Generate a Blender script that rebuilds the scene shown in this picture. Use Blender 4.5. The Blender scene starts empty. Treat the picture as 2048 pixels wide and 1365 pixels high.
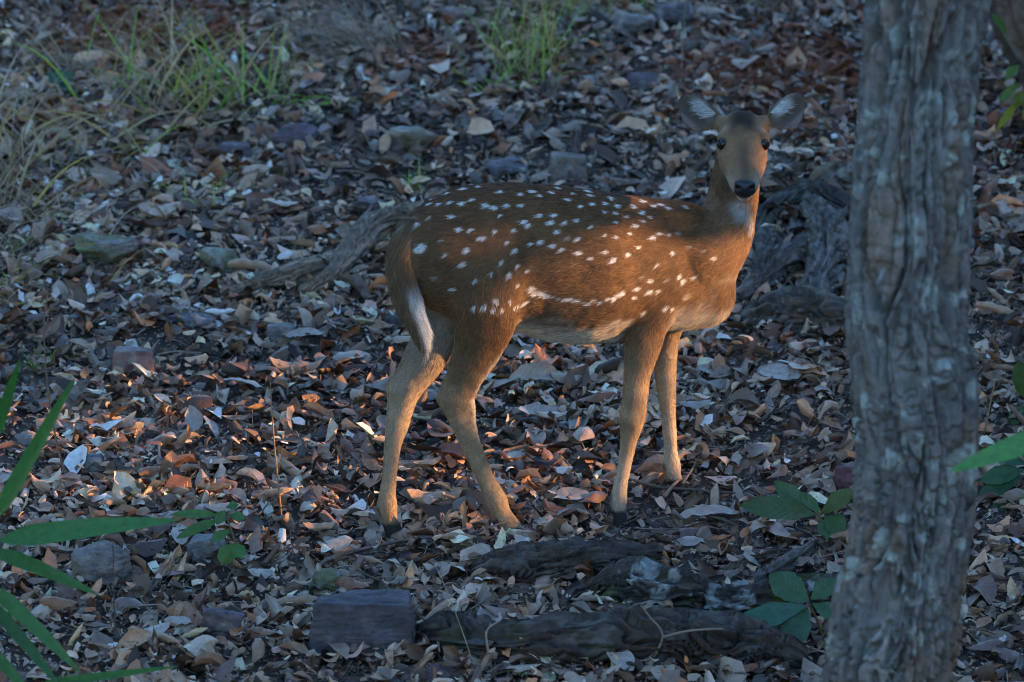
import bpy, bmesh, math, random
import numpy as np
from mathutils import Vector, Matrix
from mathutils.bvhtree import BVHTree

S = bpy.context.scene
COL = S.collection
rng = np.random.default_rng(11)
random.seed(11)
R = math.radians

# ------------------------------------------------------------------ camera
PITCH = R(12.0); DIST = 13.0; MM = 1.1e-3          # metres per photo pixel at the deer
AIM = Vector((0, 0, 0.403))
FWD = Vector((0, math.cos(PITCH), -math.sin(PITCH)))
UPV = Vector((0, math.sin(PITCH), math.cos(PITCH)))
CAM = AIM - FWD * DIST
FOCAL = 36.0 * DIST / (2048 * MM)
cd = bpy.data.cameras.new('camera'); cam = bpy.data.objects.new('camera', cd); COL.objects.link(cam)
cam.location = CAM
cam.rotation_euler = (math.pi / 2 - PITCH, 0, 0)
cd.lens = FOCAL; cd.sensor_width = 36; cd.clip_start = 0.1; cd.clip_end = 500
cd.dof.use_dof = True; cd.dof.focus_distance = 12.95; cd.dof.aperture_fstop = 5.0
S.camera = cam
S.cycles.filter_width = 1.0

# ------------------------------------------------------------------ light
SUN_EL = R(10.0); SUN_AZ = R(2.0)                   # azimuth from +x towards +y
TO_SUN = Vector((math.cos(SUN_EL) * math.cos(SUN_AZ), math.cos(SUN_EL) * math.sin(SUN_AZ), math.sin(SUN_EL)))
w = bpy.data.worlds.new('World'); S.world = w; w.use_nodes = True
nt = w.node_tree; bg = nt.nodes['Background']
sky = nt.nodes.new('ShaderNodeTexSky'); sky.sky_type = 'NISHITA'; sky.sun_disc = False
sky.sun_elevation = SUN_EL; sky.sun_rotation = R(90) - SUN_AZ
sky.air_density = 1.0; sky.dust_density = 0.1; sky.ozone_density = 3.0
nt.links.new(sky.outputs[0], bg.inputs[0]); bg.inputs[1].default_value = 0.15
sd = bpy.data.lights.new('sun', 'SUN'); sun = bpy.data.objects.new('sun', sd); COL.objects.link(sun)
sd.energy = 2.6; sd.angle = R(0.5); sd.color = (0.80, 0.43, 0.18)
sun.rotation_euler = TO_SUN.to_track_quat('Z', 'Y').to_euler()
sun.location = (20, 0, 8)
S.view_settings.view_transform = 'Standard'; S.view_settings.look = 'None'
S.view_settings.gamma = 1.0; S.view_settings.use_curve_mapping = False
S.view_settings.exposure = 2.85

# ------------------------------------------------------------------ helpers
def P(px, py, y):
    """world point on the photo ray (px, py) at depth y"""
    k = 36.0 / FOCAL / 2048
    d = FWD + Vector((1, 0, 0)) * ((px - 1024) * k) + UPV * ((682.5 - py) * k)
    t = (y - CAM.y) / d.y
    return CAM + d * t

def _hash(i, j, k, seed):
    i = i.astype(np.uint64); j = j.astype(np.uint64); k = k.astype(np.uint64)
    h = (i * np.uint64(374761393) + j * np.uint64(668265263) + k * np.uint64(2147483647 * 3 + 1) + np.uint64(seed * 1274126177 & 0xffffffff)) & np.uint64(0xffffffff)
    h = ((h ^ (h >> np.uint64(13))) * np.uint64(1274126177)) & np.uint64(0xffffffff)
    h = ((h ^ (h >> np.uint64(16))) * np.uint64(2246822519)) & np.uint64(0xffffffff)
    h = h ^ (h >> np.uint64(15))
    return (h & np.uint64(0xffffff)).astype(np.float64) / 0xffffff

def vnoise(p, seed=0):
    p = np.asarray(p, float) + 1000.0
    f = np.floor(p); t = p - f; t = t * t * (3 - 2 * t); f = f.astype(np.int64)
    r = 0
    for a in (0, 1):
        for b in (0, 1):
            for c in (0, 1):
                wgt = (t[:, 0] if a else 1 - t[:, 0]) * (t[:, 1] if b else 1 - t[:, 1]) * (t[:, 2] if c else 1 - t[:, 2])
                r = r + wgt * _hash(f[:, 0] + a, f[:, 1] + b, f[:, 2] + c, seed)
    return r

def fbm(p, seed=0, oct=4):
    a = 1.0; s = 0; n = 0; p = np.asarray(p, float)
    for o in range(oct):
        s = s + a * vnoise(p * 2 ** o, seed + o * 7); n += a; a *= 0.5
    return s / n

def sstep(a, b, x):
    t = np.clip((x - a) / (b - a), 0, 1); return t * t * (3 - 2 * t)

def mesh_np(name, verts, faces, mat, cols=None, uvs=None, smooth=True):
    """verts (n,3), faces (m,k) all of one size, cols per vertex, uvs per vertex"""
    me = bpy.data.meshes.new(name)
    verts = np.ascontiguousarray(verts, np.float32); faces = np.ascontiguousarray(faces, np.int32)
    m, k = faces.shape
    me.vertices.add(len(verts)); me.vertices.foreach_set('co', verts.ravel())
    me.loops.add(m * k); me.loops.foreach_set('vertex_index', faces.ravel())
    me.polygons.add(m)
    me.polygons.foreach_set('loop_start', np.arange(0, m * k, k, dtype=np.int32))
    me.polygons.foreach_set('use_smooth', np.full(m, smooth))
    if uvs is not None:
        l = me.uv_layers.new(name='UVMap')
        l.data.foreach_set('uv', np.ascontiguousarray(uvs, np.float32)[faces.ravel()].ravel())
    if cols is not None:
        a = me.attributes.new('Col', 'FLOAT_COLOR', 'POINT')
        c4 = np.ones((len(verts), 4), np.float32); c4[:, :3] = cols
        a.data.foreach_set('color', c4.ravel())
    me.update(calc_edges=True); me.validate()
    if mat: me.materials.append(mat)
    return me

def add(name, me, parent=None, label=None, cat=None, group=None, kind=None):
    o = bpy.data.objects.new(name, me); COL.objects.link(o)
    if parent is not None:
        o.parent = parent
        if parent.type == 'EMPTY': o.matrix_parent_inverse = Matrix.Translation(-parent.location)
    if label: o['label'] = label
    if cat: o['category'] = cat
    if group: o['group'] = group
    if kind: o['kind'] = kind
    return o

def empty(name, loc, label, cat, group=None):
    o = add(name, None, None, label, cat, group); o.location = loc; o.empty_display_size = 0.05
    return o

def grid_faces(nu, nv, wrap=False):
    f = []
    for i in range(nu):
        for j in range(nv):
            if wrap:
                a = i * nv + j; b = i * nv + (j + 1) % nv
                f.append((a, b, b + nv, a + nv))
            else:
                a = i * (nv + 1) + j
                f.append((a, a + 1, a + nv + 2, a + nv + 1))
    return np.array(f, np.int32)

def interp_path(pts, n):
    """Catmull-Rom through rows of any width"""
    pts = np.array(pts, float)
    m = len(pts)
    if m == 2: 
        t = np.linspace(0, 1, n)[:, None]; return pts[0] * (1 - t) + pts[1] * t
    pp = np.vstack([2 * pts[0] - pts[1], pts, 2 * pts[-1] - pts[-2]])
    out = []
    for q in np.linspace(0, m - 1, n):
        i = min(int(q), m - 2); t = q - i
        a, b, c, d = pp[i:i + 4]
        out.append(0.5 * (2 * b + (c - a) * t + (2 * a - 5 * b + 4 * c - d) * t * t + (3 * b - a - 3 * c + d) * t ** 3))
    return np.array(out)

def frames(c, ref):
    t = np.gradient(c, axis=0); t /= np.linalg.norm(t, axis=1)[:, None] + 1e-12
    n1 = np.cross(t, np.asarray(ref, float)[None, :]); n1 /= np.linalg.norm(n1, axis=1)[:, None] + 1e-9
    n2 = np.cross(n1, t)
    return t, n1, n2

def tube(path, nseg=24, nring=16, ref=(0, 1, 0.001), ratio=1.0, disp=None, caps=True):
    """path rows x,y,z,r -> verts, quad faces (ends closed by shrinking rings), ring angle, station"""
    q = interp_path(path, nseg); c = q[:, :3]; r = np.maximum(q[:, 3], 1e-5)
    t, n1, n2 = frames(c, ref)
    if caps:
        e0 = [(-.5, .7), (-.72, .35), (-.75, .02)]
        c = np.vstack([[c[0] + t[0] * r[0] * a for a, b in e0[::-1]], c, [c[-1] - t[-1] * r[-1] * a for a, b in e0]])
        rr = np.concatenate([[r[0] * b for a, b in e0[::-1]], r, [r[-1] * b for a, b in e0]])
        n1 = np.vstack([[n1[0]] * 3, n1, [n1[-1]] * 3]); n2 = np.vstack([[n2[0]] * 3, n2, [n2[-1]] * 3]); r = rr
    n = len(c)
    th = np.linspace(0, 2 * math.pi, nring, endpoint=False)
    rad = np.repeat(r[:, None], nring, 1)
    if disp is not None:
        s = np.concatenate([[0], np.cumsum(np.linalg.norm(np.diff(c, axis=0), axis=1))])
        rad = rad * disp(np.repeat(th[None], n, 0), np.repeat(s[:, None], nring, 1))
    v = c[:, None, :] + rad[..., None] * (np.cos(th)[None, :, None] * n1[:, None, :] + ratio * np.sin(th)[None, :, None] * n2[:, None, :])
    return v.reshape(-1, 3), grid_faces(n - 1, nring, True)

def join(parts):
    vs, fs, o = [], [], 0
    for v, f in parts:
        vs.append(v); fs.append(f + o); o += len(v)
    return np.vstack(vs), np.vstack(fs)

# ------------------------------------------------------------------ materials
def newmat(name):
    m = bpy.data.materials.new(name); m.use_nodes = True
    nt = m.node_tree; b = nt.nodes['Principled BSDF']
    return m, nt, b
def N(nt, t, **kw):
    n = nt.nodes.new(t)
    for k, v in kw.items(): setattr(n, k, v)
    return n
def noise_node(nt, vec, scale, detail=4, rough=0.6):
    n = N(nt, 'ShaderNodeTexNoise'); n.inputs['Scale'].default_value = scale
    n.inputs['Detail'].default_value = detail; n.inputs['Roughness'].default_value = rough
    if vec is not None: nt.links.new(vec, n.inputs['Vector'])
    return n
def ramp(nt, fac, stops):
    r = N(nt, 'ShaderNodeValToRGB'); e = r.color_ramp.elements
    while len(e) < len(stops): e.new(0.5)
    for i, (p, c) in enumerate(stops):
        e[i].position = p; e[i].color = (*c, 1) if len(c) == 3 else c
    nt.links.new(fac, r.inputs[0]); return r
def mixc(nt, fac, a, b, mode='MIX'):
    m = N(nt, 'ShaderNodeMix', data_type='RGBA', blend_type=mode)
    for s, v in ((0, fac), (6, a), (7, b)):
        if hasattr(v, 'links'): nt.links.new(v, m.inputs[s])
        elif s == 0: m.inputs[0].default_value = v
        else: m.inputs[s].default_value = (*v, 1)
    return m.outputs[2]
def bump(nt, b, h, strength, dist):
    n = N(nt, 'ShaderNodeBump'); n.inputs['Strength'].default_value = strength; n.inputs['Distance'].default_value = dist
    nt.links.new(h, n.inputs['Height']); nt.links.new(n.outputs[0], b.inputs['Normal'])

def leaf_material(name, src, transl=0.18, rough=0.55, veins=True):
    m, nt, b = newmat(name)
    if src == 'attr':
        a = N(nt, 'ShaderNodeAttribute', attribute_name='Col'); col = a.outputs['Color']
    else:
        a = N(nt, 'ShaderNodeObjectInfo'); col = a.outputs['Color']
    geo = N(nt, 'ShaderNodeNewGeometry')
    n1 = noise_node(nt, geo.outputs['Position'], 60, 5, 0.7)
    r1 = ramp(nt, n1.outputs[0], [(0.25, (0.62, 0.60, 0.58)), (0.75, (1.25, 1.22, 1.2))])
    c = mixc(nt, 1.0, col, r1.outputs[0], 'MULTIPLY')
    n2 = noise_node(nt, geo.outputs['Position'], 260, 3, 0.6)
    r2 = ramp(nt, n2.outputs[0], [(0.60, (0, 0, 0)), (0.72, (1, 1, 1))])
    sp = N(nt, 'ShaderNodeMath', operation='MULTIPLY'); nt.links.new(r2.outputs[0], sp.inputs[0]); sp.inputs[1].default_value = 0.45
    c = mixc(nt, sp.outputs[0], c, (0.07, 0.045, 0.035))
    if veins:
        uv = N(nt, 'ShaderNodeUVMap', uv_map='UVMap'); sx = N(nt, 'ShaderNodeSeparateXYZ'); nt.links.new(uv.outputs[0], sx.inputs[0])
        av = N(nt, 'ShaderNodeMath', operation='ABSOLUTE'); nt.links.new(sx.outputs[1], av.inputs[0])
        k = N(nt, 'ShaderNodeMath', operation='MULTIPLY_ADD'); nt.links.new(av.outputs[0], k.inputs[0]); k.inputs[1].default_value = -0.22; nt.links.new(sx.outputs[0], k.inputs[2])
        f = N(nt, 'ShaderNodeMath', operation='MULTIPLY'); nt.links.new(k.outputs[0], f.inputs[0]); f.inputs[1].default_value = 62.0
        s = N(nt, 'ShaderNodeMath', operation='SINE'); nt.links.new(f.outputs[0], s.inputs[0])
        pw = ramp(nt, s.outputs[0], [(0.72, (0, 0, 0)), (1.0, (1, 1, 1))])
        mid = ramp(nt, av.outputs[0], [(0.0, (1, 1, 1)), (0.07, (0, 0, 0))])
        mx = N(nt, 'ShaderNodeMath', operation='MAXIMUM'); nt.links.new(pw.outputs[0], mx.inputs[0]); nt.links.new(mid.outputs[0], mx.inputs[1])
        vf = N(nt, 'ShaderNodeMath', operation='MULTIPLY'); nt.links.new(mx.outputs[0], vf.inputs[0]); vf.inputs[1].default_value = 0.30
        lt = mixc(nt, 1.0, c, (0.62, 0.58, 0.55), 'MULTIPLY')
        c = mixc(nt, vf.outputs[0], c, lt)
        bump(nt, b, mx.outputs[0], 0.5, 0.0012)
    nt.links.new(c, b.inputs['Base Color'])
    b.inputs['Roughness'].default_value = rough; b.inputs['Specular IOR Level'].default_value = 0.4
    if transl:
        tr = N(nt, 'ShaderNodeBsdfTranslucent'); nt.links.new(c, tr.inputs[0])
        ms = N(nt, 'ShaderNodeMixShader'); ms.inputs[0].default_value = transl
        nt.links.new(b.outputs[0], ms.inputs[1]); nt.links.new(tr.outputs[0], ms.inputs[2])
        nt.links.new(ms.outputs[0], nt.nodes['Material Output'].inputs[0])
    return m
M_LITTER = leaf_material('dry_leaf_litter', 'attr', 0.06, 0.42)
M_LEAF = leaf_material('dry_leaf_single', 'obj', 0.06, 0.42)
M_GRASS = leaf_material('grass_blades', 'attr', 0.3, 0.45, False)
M_GREEN = leaf_material('green_leaf', 'obj', 0.25, 0.38, True)

def attr_surface(name, scale, dark, rough=0.8, bumps=(90, 0.6, 0.004), spec=0.3, stretch=None):
    m, nt, b = newmat(name)
    a = N(nt, 'ShaderNodeAttribute', attribute_name='Col')
    tc = N(nt, 'ShaderNodeTexCoord'); vec = tc.outputs['Object']
    if stretch:
        mp = N(nt, 'ShaderNodeMapping'); mp.inputs['Scale'].default_value = stretch; nt.links.new(vec, mp.inputs[0]); vec = mp.outputs[0]
    n1 = noise_node(nt, vec, scale, 6, 0.65)
    r1 = ramp(nt, n1.outputs[0], [(0.28, (dark, dark, dark)), (0.72, (1.3, 1.28, 1.25))])
    nt.links.new(mixc(nt, 1.0, a.outputs['Color'], r1.outputs[0], 'MULTIPLY'), b.inputs['Base Color'])
    n2 = noise_node(nt, vec, bumps[0], 6, 0.7); bump(nt, b, n2.outputs[0], bumps[1], bumps[2])
    b.inputs['Roughness'].default_value = rough; b.inputs['Specular IOR Level'].default_value = spec
    return m
M_BARK = attr_surface('tree_bark', 45, 0.55, 0.85, (120, 0.7, 0.004))
M_WOOD = attr_surface('weathered_wood', 70, 0.5, 0.8, (150, 0.7, 0.004))
M_ROCK = attr_surface('slate_rock', 40, 0.55, 0.8, (110, 0.7, 0.004))
M_STEM = attr_surface('dry_stem', 60, 0.7, 0.7)

# ------------------------------------------------------------------ terrain
SLOPE = math.tan(R(11.0))
def base_h(x, y):
    x = np.asarray(x, float); y = np.asarray(y, float)
    z = np.where(y > -2, y * SLOPE, -2 * SLOPE + (y + 2) * 0.06)
    far = np.maximum(np.hypot(x, y) - 6, 0)
    p = np.stack([x * 1.3, y * 1.3, np.zeros_like(x)], -1).reshape(-1, 3)
    n = (fbm(p, 3, 3).reshape(x.shape) - 0.5)
    return z + n * 0.07 + (fbm(p * 0.12, 9, 2).reshape(x.shape) - 0.5) * np.minimum(far, 12) * 0.15
HOOF = {'near_hind': (1022, 1062, -0.10), 'far_hind': (790, 1078, -0.05), 'near_front': (1240, 1052, 0.015), 'far_front': (1353, 984, 0.18)}
hoof_w = {k: P(*v) for k, v in HOOF.items()}
_hp = np.array([[v.x, v.y] for v in hoof_w.values()]); _hz = np.array([v.z for v in hoof_w.values()])
def _phi(x, y): return np.stack([np.exp(-((x - a) ** 2 + (y - b) ** 2) / (2 * 0.13 ** 2)) for a, b in _hp], -1)
_wts = np.linalg.solve(_phi(_hp[:, 0], _hp[:, 1]), _hz - base_h(_hp[:, 0], _hp[:, 1]))
def H(x, y):
    x = np.asarray(x, float); y = np.asarray(y, float)
    return base_h(x, y) + _phi(x, y) @ _wts
_g0, _gs = -7.0, 0.025
_ga = np.arange(_g0, 8.0, _gs); _GX, _GY = np.meshgrid(_ga, _ga, indexing='ij'); _HT = H(_GX, _GY)
def h1(x, y):
    i = (x - _g0) / _gs; j = (y - _g0) / _gs
    if not (0 <= i < len(_ga) - 1.01 and 0 <= j < len(_ga) - 1.01): return float(H(np.array([x]), np.array([y]))[0])
    a, c = int(i), int(j); u = i - a; v = j - c
    return float(_HT[a, c] * (1 - u) * (1 - v) + _HT[a + 1, c] * u * (1 - v) + _HT[a, c + 1] * (1 - u) * v + _HT[a + 1, c + 1] * u * v)
def G(px, py, dz=0.0):
    """point of the ground seen at photo pixel"""
    lo, hi = -6.0, 7.5
    for _ in range(24):
        y = (lo + hi) / 2; p = P(px, py, y)
        if p.z > h1(p.x, p.y): lo = y
        else: hi = y
    return Vector((p.x, p.y, p.z + dz))

m, nt, b = newmat('forest_soil'); M_SOIL = m
geo = N(nt, 'ShaderNodeNewGeometry'); vo = N(nt, 'ShaderNodeTexVoronoi'); vo.inputs['Scale'].default_value = 28
nt.links.new(geo.outputs['Position'], vo.inputs['Vector'])
n1 = noise_node(nt, geo.outputs['Position'], 9, 6, 0.7)
r1 = ramp(nt, vo.outputs['Color'], [(0.1, (0.025, 0.018, 0.015)), (0.6, (0.07, 0.05, 0.04)), (0.95, (0.16, 0.115, 0.085))])
nt.links.new(mixc(nt, n1.outputs[0], (0.03, 0.022, 0.018), r1.outputs[0]), b.inputs['Base Color']); b.inputs['Roughness'].default_value = 0.95
bump(nt, b, vo.outputs['Distance'], 0.6, 0.02)
gx = np.concatenate([-np.geomspace(60, 2.2, 26), np.linspace(-2, 2, 120), np.geomspace(2.2, 60, 26)])
gy = np.concatenate([-np.geomspace(60, 1.9, 26), np.linspace(-1.7, 4.5, 180), np.geomspace(4.7, 60, 26)])
X, Y = np.meshgrid(gx, gy, indexing='ij')
gv = np.stack([X, Y, H(X, Y)], -1).reshape(-1, 3)
ground = add('ground', mesh_np('ground', gv, grid_faces(len(gx) - 1, len(gy) - 1)[:, ::-1], M_SOIL), kind='structure')

# ------------------------------------------------------------------ DEER
TH = math.atan(0.404)
AX = np.array([math.cos(TH), math.sin(TH), 0.0]); LAT = np.array([-math.sin(TH), math.cos(TH), 0.0])
def ay(px): return 0.03 + (px - 1100) * 0.000444
def A3(px, py, y): return np.array(P(px, py, y))
parts = []; samples = []      # samples: pos, radius, tangent(fur direction), chain id
def reg(c, r, d, cid):
    for i in range(len(c)): samples.append((c[i], max(r[i], 0.008), d[i], cid))
# torso: px, top, bottom, half width
tors = [(806, 464, 545, .038), (820, 436, 575, .062), (844, 412, 603, .082), (884, 388, 630, .096), (950, 369, 655, .104), (1030, 366, 662, .103),
        (1100, 371, 680, .113), (1180, 380, 684, .125), (1250, 391, 674, .116), (1320, 399, 662, .104), (1380, 406, 656, .092), (1425, 425, 645, .074), (1450, 470, 622, .052), (1462, 515, 592, .026)]
tt = interp_path(tors, 60)
nr = 40; th = np.linspace(0, 2 * math.pi, nr, endpoint=False)
V = []; cc = []; rr = []
for px, t_, b_, w_ in tt:
    y = ay(px); a = A3(px, t_, y); b2 = A3(px, b_, y); c = (a + b2) / 2; hh = np.linalg.norm(a - b2) / 2
    up = (a - b2) / (2 * hh)
    ring = c + (np.cos(th) * w_ * (1 - 0.14 * np.sin(th)))[:, None] * LAT + (np.sin(th) * hh)[:, None] * up
    V.append(ring); cc.append(c); rr.append((hh + w_) / 2)
V = [np.repeat(cc[0][None], nr, 0) * 0.98 + V[0] * 0.02] + V + [np.repeat(cc[-1][None], nr, 0) * 0.98 + V[-1] * 0.02]
parts.append((np.vstack(V), grid_faces(len(V) - 1, nr, True)))
reg(cc, rr, [-AX * 1.0 + np.array([0, 0, -0.22])] * len(cc), 0)
def chain(cid, pts, ratio=1.0, ref=(0, 1, 0.001), n=40, furdir=None):
    path = [(*A3(px, py, y), (r - (2.4 if cid in (1, 2, 3, 4) and r < 45 else 0)) * MM) for px, py, y, r in pts]
    parts.append(tube(path, n, 24, ref, ratio))
    q = interp_path(path, 40); t = np.gradient(q[:, :3], axis=0); t /= np.linalg.norm(t, axis=1)[:, None]
    reg(q[:, :3], q[:, 3], t if furdir is None else [np.array(furdir)] * 40, cid)
REFL = tuple(LAT)
chain(1, [(985, 450, -.035, 40), (970, 510, -.074, 86), (968, 590, -.096, 84), (969, 645, -.102, 67), (954, 700, -.10, 50), (930, 752, -.10, 41), (914, 790, -.10, 40), (918, 812, -.10, 37),
          (929, 850, -.10, 28), (945, 895, -.10, 22.5), (966, 945, -.10, 20), (984, 985, -.10, 22), (994, 1004, -.10, 24.5), (1006, 1028, -.10, 20), (1017, 1046, -.10, 22), (1024, 1060, -.10, 24)], 0.66, REFL)
chain(2, [(880, 560, .005, 60), (880, 640, -.01, 52), (862, 690, -.025, 46), (842, 732, -.035, 43), (812, 774, -.045, 38.5), (802, 812, -.047, 31), (795, 852, -.048, 26.5), (785, 895, -.05, 20.5),
          (779, 950, -.05, 18), (775, 990, -.05, 19.5), (774, 1012, -.05, 23), (779, 1042, -.05, 18), (786, 1060, -.05, 20), (791, 1076, -.05, 22)], 0.72, REFL)
chain(3, [(1352, 450, .105, 30), (1334, 520, .078, 62), (1310, 600, .057, 56), (1291, 650, .045, 47), (1284, 700, .036, 38.5), (1275, 750, .03, 31), (1269, 800, .026, 29), (1264, 845, .022, 28),
          (1257, 885, .02, 20), (1248, 940, .018, 16.5), (1241, 975, .017, 17.5), (1237, 1000, .016, 21.5), (1239, 1024, .015, 16), (1241, 1040, .015, 18), (1242, 1052, .015, 20)], 0.72, REFL)
chain(4, [(1362, 560, .185, 48), (1345, 625, .185, 38), (1334, 680, .184, 26.5), (1331, 722, .183, 25.5), (1332, 762, .182, 24.5), (1335, 800, .181, 20.5), (1338, 845, .18, 17), (1341, 895, .18, 16.5),
          (1343, 930, .18, 21), (1350, 955, .18, 15.5), (1355, 970, .18, 18), (1358, 984, .18, 19)], 0.8, REFL)
chain(5, [(1368, 520, .15, 92), (1408, 505, .165, 84), (1442, 468, .185, 66), (1460, 424, .20, 54), (1468, 380, .205, 49), (1474, 335, .195, 46), (1480, 295, .175, 42)], 1.05, (0, 1, 0.2), 40, None)
for i in range(len(samples)):
    if samples[i][3] == 5: samples[i] = (samples[i][0], samples[i][1], -samples[i][2], 5)
chain(6, [(1405, 560, .15, 62), (1428, 590, .16, 46), (1436, 612, .16, 30)], 1.15, (0, 1, 0.2), 16, (-0.3, -0.1, -1))
chain(7, [(822, 446, -.12, 20), (806, 484, -.145, 25), (801, 526, -.16, 28), (807, 570, -.165, 30), (820, 612, -.165, 29), (836, 650, -.165, 24), (847, 684, -.165, 15), (852, 706, -.165, 6)], 0.55, REFL)
# head, in local axes
toC = -np.array(FWD); upv = np.array(UPV); AL = R(40)
HU = math.cos(AL) * toC - math.sin(AL) * upv; HV = math.sin(AL) * toC + math.cos(AL) * upv; HW = np.array([1.0, 0, 0])
HO = A3(1486, 290, 0.095)
def HP(u, v, w): return HO + (HU * u + HV * v + HW * w) * 0.01
hs = [(-10, -1.5, -4.5, 2.2), (-8.5, 2.2, -6.0, 4.2), (-6, 4.8, -6.8, 5.0), (-3.5, 5.2, -7.0, 5.35), (-1, 4.5, -7.0, 5.55), (1, 3.5, -6.7, 5.25), (3, 2.6, -6.3, 5.2), (5, 2.0, -5.9, 4.95), (7, 1.5, -5.4, 4.55),
      (9, 1.1, -5.0, 4.0), (11, 0.8, -4.7, 3.45), (13, 0.55, -4.4, 3.05), (14.2, 0.2, -4.1, 2.7), (15.0, -0.5, -3.4, 2.1), (15.3, -1.2, -2.6, 1.0)]
hq = interp_path(hs, 44); V = []
for u, t_, b_, w_ in hq:
    cv = (t_ + b_) / 2; hh = (t_ - b_) / 2
    ct = np.cos(th); st = np.sin(th)
    e = 0.85
    kk = 0.06 + 0.14 * min(1, max(0, (u - 4) / 4)); ww = w_ * (1 + np.where(st < 0, kk * st, -0.06 * st))
    V.append(np.array([HP(u, cv + hh * np.sign(s_) * abs(s_) ** e, x_ * np.sign(c_) * abs(c_) ** e) for s_, c_, x_ in zip(st, ct, ww)]))
V = [np.repeat(V[0].mean(0)[None], nr, 0) * .97 + V[0] * .03] + V + [np.repeat(V[-1].mean(0)[None], nr, 0) * .97 + V[-1] * .03]
parts.append((np.vstack(V), grid_faces(len(V) - 1, nr, True)))
hc = np.array([HP(u, (t_ + b_) / 2, 0) for u, t_, b_, w_ in hq]); reg(hc, hq[:, 3] * .011, [-HU * 0.8 + HV * 0.0 + np.array([0, 0, -.1])] * len(hc), 8)
def ball(c, r, ax=(1, 1, 1)):
    bm = bmesh.new(); bmesh.ops.create_icosphere(bm, subdivisions=3, radius=1)
    v = np.array([x.co for x in bm.verts]) * r * np.array(ax); f = np.array([[x.index for x in q.verts] for q in bm.faces]); bm.free()
    return v + np.array(c), f
EYE = [HP(0.9, 0.85, -4.5), HP(0.9, 0.85, 4.5)]
# ears
ear_paths = []
for s, base, tip, wid in ((-1, (1432, 252), (1356, 188), 31), (1, (1541, 250), (1609, 184), 31)):
    b0 = A3(base[0], base[1], 0.150); t0 = A3(tip[0], tip[1], 0.165)
    ax = t0 - b0; L = np.linalg.norm(ax); ax /= L
    view = np.array(FWD); wd = np.cross(ax, view); wd /= np.linalg.norm(wd)
    if wd[2] < 0: wd = -wd                      # towards the upper edge
    nrm = np.cross(ax, wd); nrm = nrm if nrm @ view > 0 else -nrm     # away from camera
    ns, nw = 22, 16; sv = np.linspace(0, 1, ns + 1); tv = np.linspace(-1, 1, nw + 1); front = []; back = []
    for q in sv:
        W_ = wid * MM * (0.30 + 0.74 * math.sin(math.pi * min(1, q * 1.02) ** 0.85) ** 0.8) * (1 if q < .8 else math.sqrt(max(0.02, 1 - ((q - .8) / .2) ** 2)) * .92 + .08)
        for t_ in tv:
            off = wd * (W_ * (t_ if t_ > 0 else t_ * 1.12)) + nrm * (0.85 * W_ * (1 - abs(t_) ** 1.7) - 0.016) - wd * 0.006 * math.sin(q * 3.1)
            p = b0 + ax * (L * q) + off
            th_ = 0.0042 * (1 - 0.35 * abs(t_))
            front.append(p - nrm * th_); back.append(p + nrm * th_)
    f = grid_faces(ns, nw); n0 = len(front); fl = [tuple(x) for x in f] + [tuple((x + n0)[::-1]) for x in f]
    bd = [i for i in range(nw + 1)] + [(nw + 1) * (i + 1) - 1 for i in range(1, ns + 1)] + [ns * (nw + 1) + i for i in range(nw - 1, -1, -1)] + [(nw + 1) * i for i in range(ns - 1, 0, -1)]
    for i in range(len(bd)):
        a, c = bd[i], bd[(i + 1) % len(bd)]; fl.append((a, a + n0, c + n0, c))
    parts.append((np.array(front + back), np.array(fl)))
    ep = np.array([b0 + ax * L * q + nrm * .01 for q in np.linspace(0.12, 1, 16)]); reg(ep, [.026] * 16, [ax] * 16, 9 if s < 0 else 10)
    ear_paths.append((b0, ax, wd, nrm, L))
# ear roots / brow / cheek volumes
extra = [ball(HP(-5.2, 1.6, -4.2), .021), ball(HP(-5.2, 1.6, 4.2), .021), ball(HP(-.5, 1.3, -4.15), .0165), ball(HP(-.5, 1.3, 4.15), .0165), ball(HP(12.4, -4.3, 0), .019), ball(HP(13.6, -.7, -1.5), .0135), ball(HP(13.6, -.7, 1.5), .0135), ball(HP(3.4, -.9, -4.0), .015), ball(HP(3.4, -.9, 4.0), .015)]
# build quads + tris as one mesh, then fuse
bm = bmesh.new()
for v, f in parts + extra:
    vs = [bm.verts.new(x) for x in v]
    for q in f:
        try: bm.faces.new([vs[i] for i in q])
        except ValueError: pass
bmesh.ops.recalc_face_normals(bm, faces=bm.faces)
raw = bpy.data.meshes.new('raw'); bm.to_mesh(raw); bm.free()
tmp = bpy.data.objects.new('tmp', raw); COL.objects.link(tmp)
md = tmp.modifiers.new('r', 'REMESH'); md.mode = 'VOXEL'; md.voxel_size = 0.0036
ms = tmp.modifiers.new('s', 'SMOOTH'); ms.factor = 0.5; ms.iterations = 9
dg = bpy.context.evaluated_depsgraph_get()
body = bpy.data.meshes.new_from_object(tmp.evaluated_get(dg))
bpy.data.objects.remove(tmp); bpy.data.meshes.remove(raw); body.name = 'deer_body'
nv = len(body.vertices); BV = np.empty(nv * 3); body.vertices.foreach_get('co', BV); BV = BV.reshape(-1, 3)
BN = np.empty(nv * 3); body.vertex_normals.foreach_get('vector', BN); BN = BN.reshape(-1, 3)
ne = len(body.edges); ED = np.empty(ne * 2, np.int32); body.edges.foreach_get('vertices', ED); ED = ED.reshape(-1, 2)
deg = np.bincount(ED.ravel(), minlength=nv).astype(float)
hgt = BV[:, 2] - BV[:, 1] * SLOPE
wsm = sstep(.40, .50, hgt) * sstep(.11, .17, np.linalg.norm(BV - HO, axis=1)) * sstep(-.30, -.24, BV[:, 0])
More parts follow.
